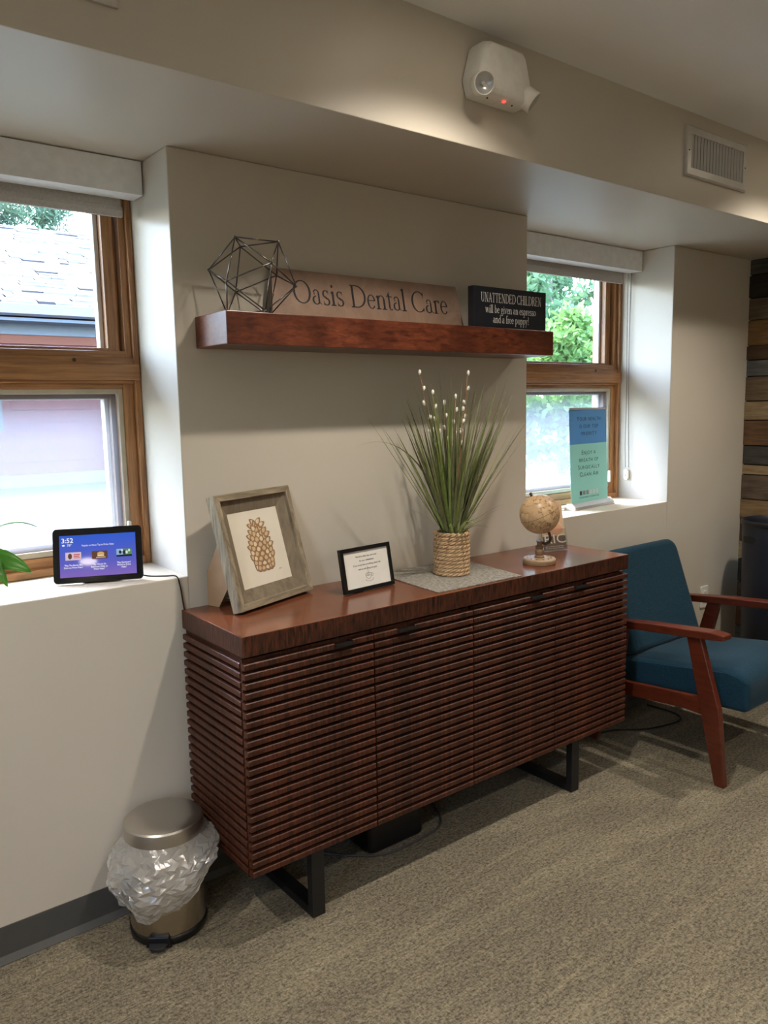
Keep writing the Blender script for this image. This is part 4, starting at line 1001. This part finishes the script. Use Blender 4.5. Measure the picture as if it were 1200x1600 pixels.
# ================================================================== PEDAL BIN
def pedal_bin():
    t = thing('pedal_bin', 'small stainless steel pedal bin with plastic liner at the end of credenza', 'trash can', (-.168, -.126, 0))
    r = .105
    MB().lathe([(0, .003), (r+.003, .003), (r+.004, .018), (r+.001, .026), (r-.002, .026)], 48).build('base_ring', 'black_plastic', t, smooth=True)
    MB().lathe([(r-.002, .024), (r, .026), (r, .285), (r-.006, .286), (r-.006, .03), (0, .03)], 56).build('body', 'steel', t, auto=40)
    MB().lathe([(0, .333), (r-.030, .3328), (r-.008, .331), (r, .3285), (r+.004, .324), (r+.0055, .317), (r+.0055, .287), (r-.002, .285)], 56).build('lid', 'steel_lid', t, auto=24)
    a = R(-127); M = Matrix.Rotation(a+R(90), 4, 'Z')
    hs = MB(M); hs.prism([(-.036, .003), (.036, .003), (.028, .034), (-.028, .034)], -(r+.010), -(r-.012)); hs.build('pedal_housing', 'black_plastic', t, bevel=.003)
    pd = MB(M); pd.prism_z([(-.026, -(r+.008)), (-.020, -(r+.030)), (0, -(r+.036)), (.020, -(r+.030)), (.026, -(r+.008))], .010, .017); pd.build('pedal', 'dark_plastic', t, bevel=.002)
    # clear liner folded over the rim
    m = MB(); NA, NH = 76, 17; rows = []; rb = random.Random(8)
    for j in range(NH+1):
        u = j/NH; row = []
        for i in range(NA):
            a = 2*PI*(i+.5*(j % 2)+rb.uniform(-.25, .25))/NA
            fr = .5+.5*math.cos(a-R(-158)); sd = .5+.5*math.cos(a-R(-30))
            ln_ = .070+.135*fr**1.2+.012*math.sin(3*a+1)+.008*math.sin(7*a)
            uu = min(1, max(0, u+(rb.uniform(-.3, .3)/NH if 0 < j < NH else 0)))
            z = .289-ln_*uu
            bul = math.sin(PI*min(1, .12+uu*.80))**.8*(.018+.036*fr+.020*sd)
            cr = noise.noise(Vector((math.cos(a)*2.0, math.sin(a)*2.0, z*14)))*.016-abs(noise.noise(Vector((math.cos(a)*4.2, math.sin(a)*4.2, z*30+4))))*.018+rb.uniform(-.0045, .0045)
            rr = max(r+.004+(bul+cr)*min(1, uu*4+.1), r+.003)
            x, y = rr*math.cos(a), rr*math.sin(a)
            if y-.126 > -.018: y = -.018+.126
            if x-.168 > A0-.006 and y-.126 > CF: x = min(x, .168+A0-.006)
            row.append((x, y, z))
        rows.append(row)
    fs = []
    for j in range(NH):
        for i in range(NA):
            A_, B_, C_, D_ = j*NA+i, j*NA+(i+1) % NA, (j+1)*NA+(i+1) % NA, (j+1)*NA+i
            fs += [(A_, B_, D_), (B_, C_, D_)] if j % 2 else [(A_, B_, C_), (A_, C_, D_)]
    m.add([p for r_ in rows for p in r_], fs)
    tag(m.build('liner_bag', 'bag_plastic', t), 'crinkled clear plastic liner')
pedal_bin()

# ================================================================== ARMCHAIR
def armchair():
    ox, oy = 2.12, -.42
    t = thing('armchair', 'blue upholstered armchair with reddish wooden frame beside the credenza', 'armchair', (ox, oy, 0))
    M = Matrix.Translation((-ox, -oy, 0))
    # seat cushion: domed slab
    def cushion(name, x0, x1, y0, y1, z0f, z1f, dome, Mx, n=14, mat='chair_blue', edge=.035):
        m = MB(Mx); vs = []; fs = []
        for layer in (1, 0):
            for j in range(n+1):
                for i in range(n+1):
                    u, v = i/n, j/n; x = x0+(x1-x0)*u; y = y0+(y1-y0)*v
                    e = min(u, 1-u, v, 1-v)
                    dm = dome*(1-(2*u-1)**4)*(1-(2*v-1)**4)
                    z = (z1f(v)+dm) if layer else z0f(v)-0*dm
                    vs.append((x, y, z))
        k = (n+1)**2; idx = lambda l, i, j: l*k+j*(n+1)+i
        for j in range(n):
            for i in range(n):
                fs.append((idx(0, i, j), idx(0, i+1, j), idx(0, i+1, j+1), idx(0, i, j+1))); fs.append((idx(1, i, j), idx(1, i, j+1), idx(1, i+1, j+1), idx(1, i+1, j)))
        for i in range(n):
            fs += [(idx(0, i, 0), idx(1, i, 0), idx(1, i+1, 0), idx(0, i+1, 0)), (idx(0, i, n), idx(0, i+1, n), idx(1, i+1, n), idx(1, i, n)),
                   (idx(0, 0, i), idx(0, 0, i+1), idx(1, 0, i+1), idx(1, 0, i)), (idx(0, n, i), idx(1, n, i), idx(1, n, i+1), idx(0, n, i+1))]
        return m.add(vs, fs).build(name, mat, t, smooth=True, bevel=edge, seg=4, auto=None)
    X0, X1 = 1.855, 2.385
    top_f = lambda v: .455-.075*(v)-.035*max(0, 1-v/.16)**2     # v=0 front
    st = cushion('seat', X0, X1, -.775, -.200, lambda v: .292-.030*v, top_f, .022, M, edge=.022)
    # piping along the side top edges
    for x in (X0+.003, X1-.003):
        pts = [(x, -.768+(.55)*k/14, top_f(k/14*.96)-.014) for k in range(15)]
        MB(M).tube(pts, .0028, 6).build('piping', 'chair_blue', st, smooth=True)
    # back: leaning slab with rounded top corners
    bw = .256; prof = []
    n = 8
    for (cx, a0) in ((bw-.06, 0), (-bw+.06, 90)):
        for k in range(n+1):
            a = R(a0+90*k/n); prof.append((cx+.06*math.cos(a), .455-.06+.06*math.sin(a)))
    poly = [(-bw-.004, 0), (bw+.004, 0)]+prof
    Mb = M @ Matrix.Translation((2.118, -.285, .405)) @ Matrix.Rotation(R(-19), 4, 'X')
    MB(Mb).prism(poly, -.005, .088).build('backrest', 'chair_blue', t, bevel=.026, seg=4, auto=50)
    for x in (1.805, 2.435):
        # arm, rising to the front, tapered
        a = MB(M)
        def arm_sec(y, zt, w0, th): return [(x-w0/2, y, zt-th), (x+w0/2, y, zt-th), (x+w0/2, y, zt), (x-w0/2, y, zt)]
        secs = [arm_sec(-.715, .598, .058, .020), arm_sec(-.66, .602, .066, .030), arm_sec(-.40, .582, .058, .034), arm_sec(-.16, .556, .042, .032), arm_sec(-.10, .549, .036, .028)]
        vs = [p for s_ in secs for p in s_]; fs = [(3, 2, 1, 0), (16, 17, 18, 19)]+[(r_*4+k, r_*4+(k+1) % 4, r_*4+4+(k+1) % 4, r_*4+4+k) for r_ in range(4) for k in range(4)]
        a.add(vs, fs).build('armrest', 'chair_wood', t, bevel=.004)
        MB(M).prism_x([(-.615, .570), (-.556, .566), (-.620, .30), (-.692, 0), (-.732, 0), (-.700, .30)], x-.016, x+.014).build('front_leg', 'chair_wood', t, bevel=.004)
        k_ = .055 if x < 2 else .0
        MB(M).prism_x([(y_+k_*z_/.56, z_) for y_, z_ in ((-.345, .560), (-.285, .556), (-.215, .30), (-.110, 0), (-.140, 0), (-.285, .30))], x-.015, x+.013).build('rear_leg', 'chair_wood', t, bevel=.004)
        MB(M).prism_x([(-.66, .336), (-.66, .262), (-.55, .268), (-.22, .240), (-.22, .300)], x-.011, x+.011).build('side_rail', 'chair_wood', t, bevel=.003)
    for y, z in ((-.60, .262), (-.24, .235)):
        MB(M).box(1.815, 2.425, y-.012, y+.012, z, z+.028).build('cross_rail', 'chair_wood', t, bevel=.002)
armchair()

def tall_bin():
    t = thing('waste_bin', 'tall dark waste bin with cut-out handle in the corner by the plank wall', 'waste bin', (3.050, -.285, 0))
    prof = [(0, .002), (.135, .002), (.14, .01), (.1585, .835), (.164, .837), (.165, .858), (.160, .862), (.156, .858), (.152, .84), (.133, .02), (0, .02)]
    o = MB().lathe(prof, 56).build('body', 'bin_navy', t, auto=35)
    d = (CAM-Vector((3.05, -.285, 1.47))); base = math.atan2(d.y, d.x)
    for da in (-52, 128):
        a = base+R(da); M = Matrix.Rotation(a+R(90), 4, 'Z')
        rr = .1575
        h = MB(); pts = rrect(.078, .030, .0145, 5, 0, .765)
        vs = [(M @ Vector((rr*math.sin(x/rr), -rr*math.cos(x/rr)-.0004, z))) for x, z in pts]
        vs2 = [(M @ Vector(((rr+.004)*math.sin(x*1.12/rr), -(rr+.002)*math.cos(x*1.12/rr), .765+(z-.765)*1.25))) for x, z in pts]
        n = len(pts); h.add([tuple(v) for v in vs]+[tuple(v) for v in vs2], [(i, (i+1) % n, n+(i+1) % n, n+i) for i in range(n)])
        hh = h.build('handle_rim', 'bin_navy', t, smooth=True)
        q = MB(); K = 16; g_ = []
        for i in range(K+1):
            x = -.039+.078*i/K; e = max(0, abs(x)-.0245); hz = .0005+math.sqrt(max(0, .0145**2-e*e))
            for z in (.765-hz, .765+hz): g_.append(tuple(M @ Vector(((rr+.0012)*math.sin(x/rr), -(rr+.0012)*math.cos(x/rr), z))))
        q.add(g_, [(2*i, 2*i+2, 2*i+3, 2*i+1) for i in range(K)]).build('handle_hole', 'bin_inside', hh)
    MB().lathe([(.1605, .8615), (.166, .8615), (.1665, .85), (.1655, .838)], 56).build('rim', 'black_plastic', t, smooth=True)
tall_bin()

# ================================================================== OUTDOORS
GZ = .45
gm = MB(); gm.box(-40, 45, WT+.01, 45, GZ-.3, GZ); gm.box(-40, XL-.12, -12, WT+.01, GZ-.3, GZ)
struct('ground', gm, 'ground_gravel')
struct('trim_sun_block', MB().box(XL-1, XC+3, WT, WT+.50, 2.30, 2.42), 'sun_block_eave')     # unseen eave added to keep direct sun out of the room
def neighbour():
    hx, hy = 3.0, 9.4
    t = thing('neighbour_house', 'dark red house with a pale shingle roof seen through the left window', 'house', (hx, hy, GZ))
    x0, x1 = -10.0, 2.4; Z = lambda z: z-GZ
    w = MB().box(x0, x1, 0.03, 6.5, Z(GZ)+.001, Z(2.85)).build('wall', 'siding_red', t)
    bz = .62; k = 0
    me = MB().box(x0, x1, -.0, .028, 0, .172).mesh('siding_board', 'siding_red')
    while bz < 2.28:
        o = bpy.data.objects.new('siding_board', me); C.objects.link(o); o.parent = w; o.location = (0, 0, Z(bz)); o.rotation_euler = (R(-1.5), 0, 0); bz += .178
    MB().box(x0, x1, -.02, .03, Z(2.40), Z(2.52)).build('trim_board', 'trim_orange', t)
    MB().box(x0-.02, x1+.02, -.03, .02, Z(GZ)+.002, Z(.62)).build('foundation', 'foundation', t)
    MB().box(x0-.4, x1+.4, -.46, .03, Z(2.66), Z(2.70)).build('eave_soffit', 'eave_blue', t)
    MB().box(x0-.4, x1+.4, -.05, .03, Z(2.52), Z(2.66)).build('frieze_board', 'eave_blue', t)
    g = MB().prism_x([(-.60, Z(2.86)), (-.585, Z(2.74)), (-.50, Z(2.72)), (-.465, Z(2.72)), (-.465, Z(2.88)), (-.475, Z(2.88)), (-.475, Z(2.74)), (-.57, Z(2.76)), (-.59, Z(2.87))], x0-.4, x1+.4).build('gutter', 'fascia_grey', t)
    # roof: lapped shingle courses
    y0, z0, y1, z1 = -.58, Z(2.88), 3.75, Z(4.74)
    L = math.hypot(y1-y0, z1-z0); n = 30; dy, dz = (y1-y0)/n, (z1-z0)/n
    rf = MB().prism_x([(y0, z0-.03), (y1, z1-.03), (y1+4.4, z0-.03), (y1+4.4, z0-.05), (y0, z0-.05)], x0-.4, x1+.4).build('roof', 'shingle', t)
    m = MB(); rr = random.Random(4)
    for k in range(n):
        x = x0-.4
        while x < x1+.4:
            wd = rr.uniform(.2, .45); lift = rr.choice((.006, .012, .026)); ya, za = y0+dy*k, z0+dz*k
            x2 = min(x1+.4, x+wd); m.cur = 1 if rr.random() < (.30 if k in (0, 1, 2, 13, 14, 27, 28, 29) else .05) else 0
            m.add([(x, ya, za+lift), (x2, ya, za+lift), (x2, ya+dy*1.1, za+dz*1.1+.002), (x, ya+dy*1.1, za+dz*1.1+.002), (x, ya, za-.02), (x2, ya, za-.02)], [(0, 1, 2, 3), (4, 5, 1, 0)]); x = x2+.008
    tag(m.build('shingles', ['shingle', 'shingle_dark'], rf), kind='stuff')
    py, pz = 1.45, z0+(1.45-y0)*(z1-z0)/(y1-y0)
    MB().tube([(-.25, py, pz-.1), (-.25, py, pz+.45)], .055, 14).build('vent_pipe', 'pipe_grey', t, smooth=False)
    MB().lathe([(.17, pz-.10), (.06, pz+.10), (.058, pz+.10)], 16, -.25, py).build('pipe_flashing', 'pipe_grey', t)
    fw = MB(); fw.box(-2.6, -1.35, -.03, .02, Z(1.15), Z(2.1)); fw.build('window_frame', 'siding_red', t)
    MB().box(-2.5, -1.45, -.04, -.02, Z(1.23), Z(2.02)).build('window_pane', 'far_glass', t)
neighbour()

def tree(name, label, loc, h, spread, crown0, nleaf, lsize, mat, seed, group='trees outside the windows', trunk=.16, branches=16, aspect=1.0):
    rr = random.Random(seed); t = thing(name, label, 'tree' if h > 2.5 else 'bush', loc, 0, group)
    pts = [(rr.uniform(-.05, .05)*h*.2*k/6, rr.uniform(-.05, .05)*h*.2*k/6, h*.93*k/6) for k in range(7)]
    MB().tube(pts, [trunk*(1-.85*k/6) for k in range(7)], 8).build('trunk', 'bark', t, smooth=True)
    br = MB(); tips = []
    for k in range(branches):
        u = crown0+(1-crown0)*(k+rr.random())/branches; az = rr.uniform(0, 2*PI); L = spread*(1.05-.75*(u-crown0)/(1-crown0))*rr.uniform(.7, 1.1)
        p = Vector((0, 0, h*.93*u)); P_ = [p]
        for s_ in range(4):
            p = p+Vector((math.cos(az+rr.uniform(-.3, .3))*L/4, math.sin(az+rr.uniform(-.3, .3))*L/4, L/4*rr.uniform(-.05, .55))); P_.append(p)
        br.tube(P_, [trunk*.32*(1-.8*i/4) for i in range(5)], 5); tips += [(P_[i], .25+.3*i) for i in range(1, 5)]
    br.build('branches', 'bark', t, smooth=True)
    m = MB()
    for k in range(nleaf):
        p, s_ = rr.choice(tips); c = p+Vector((rr.gauss(0, .22), rr.gauss(0, .22), rr.gauss(.05, .18)))*spread*.42
        a = Vector((rr.gauss(0, 1), rr.gauss(0, 1), rr.gauss(0, 1))).normalized(); b = a.cross(Vector((rr.gauss(0, 1), rr.gauss(0, 1), rr.gauss(0, 1)))).normalized()
        l = lsize*rr.uniform(.7, 1.4); w_ = l*.5*aspect
        if c.z < .05: c.z = .05+rr.random()*.2
        m.v += [tuple(c-a*l), tuple(c+b*w_), tuple(c+a*l), tuple(c-b*w_)]; n = len(m.v); m.f.append((n-4, n-3, n-2, n-1)); m.mi.append(0)
    o = bpy.data.objects.new('foliage', bpy.data.meshes.new('foliage')); o.data.from_pydata(m.v, [], m.f); o.data.materials.append(MATS[mat]); C.objects.link(o); o.parent = t
    tag(o, kind='stuff')
PG = 'pine trees behind the red house'
tree('pine_tree', 'tall bluish green pine rising behind the house roof, nearest its left part', (3.5, 19.6, GZ), 11.0, 2.0, .2, 14000, .12, 'pine_leaf', 1, PG, .28, 22, .35)
tree('pine_tree', 'tall bluish green pine behind the house roof, next to the window jamb', (6.6, 25.4, GZ), 12.0, 2.7, .2, 17000, .13, 'pine_leaf', 2, PG, .24, 20, .35)
TG = 'leafy trees outside the right window'
tree('leafy_tree', 'pale leafy tree outside the right window, behind the black sign', (13.4, 10.6, GZ), 8.5, 2.0, .16, 7000, .10, 'tree_leaf', 3, TG, .16, 20, 1.0)
tree('leafy_tree', 'pale leafy tree outside the right window, seen beside the window jamb', (18.8, 14.6, GZ), 10.5, 2.6, .16, 9000, .12, 'tree_leaf', 4, TG, .18, 22, 1.0)
BG = 'bushes outside the right window'
tree('green_bush', 'bright green bush behind the blue banner outside the right window', (10.8, 6.4, GZ), 2.4, 1.2, .05, 9000, .07, 'bush_leaf', 5, BG, .05, 18, 1.0)
tree('green_bush', 'bright green bush at the left of the right window pane', (8.2, 5.3, GZ), 2.2, 1.2, .05, 9000, .06, 'bush_leaf', 6, BG, .05, 18, 1.0)
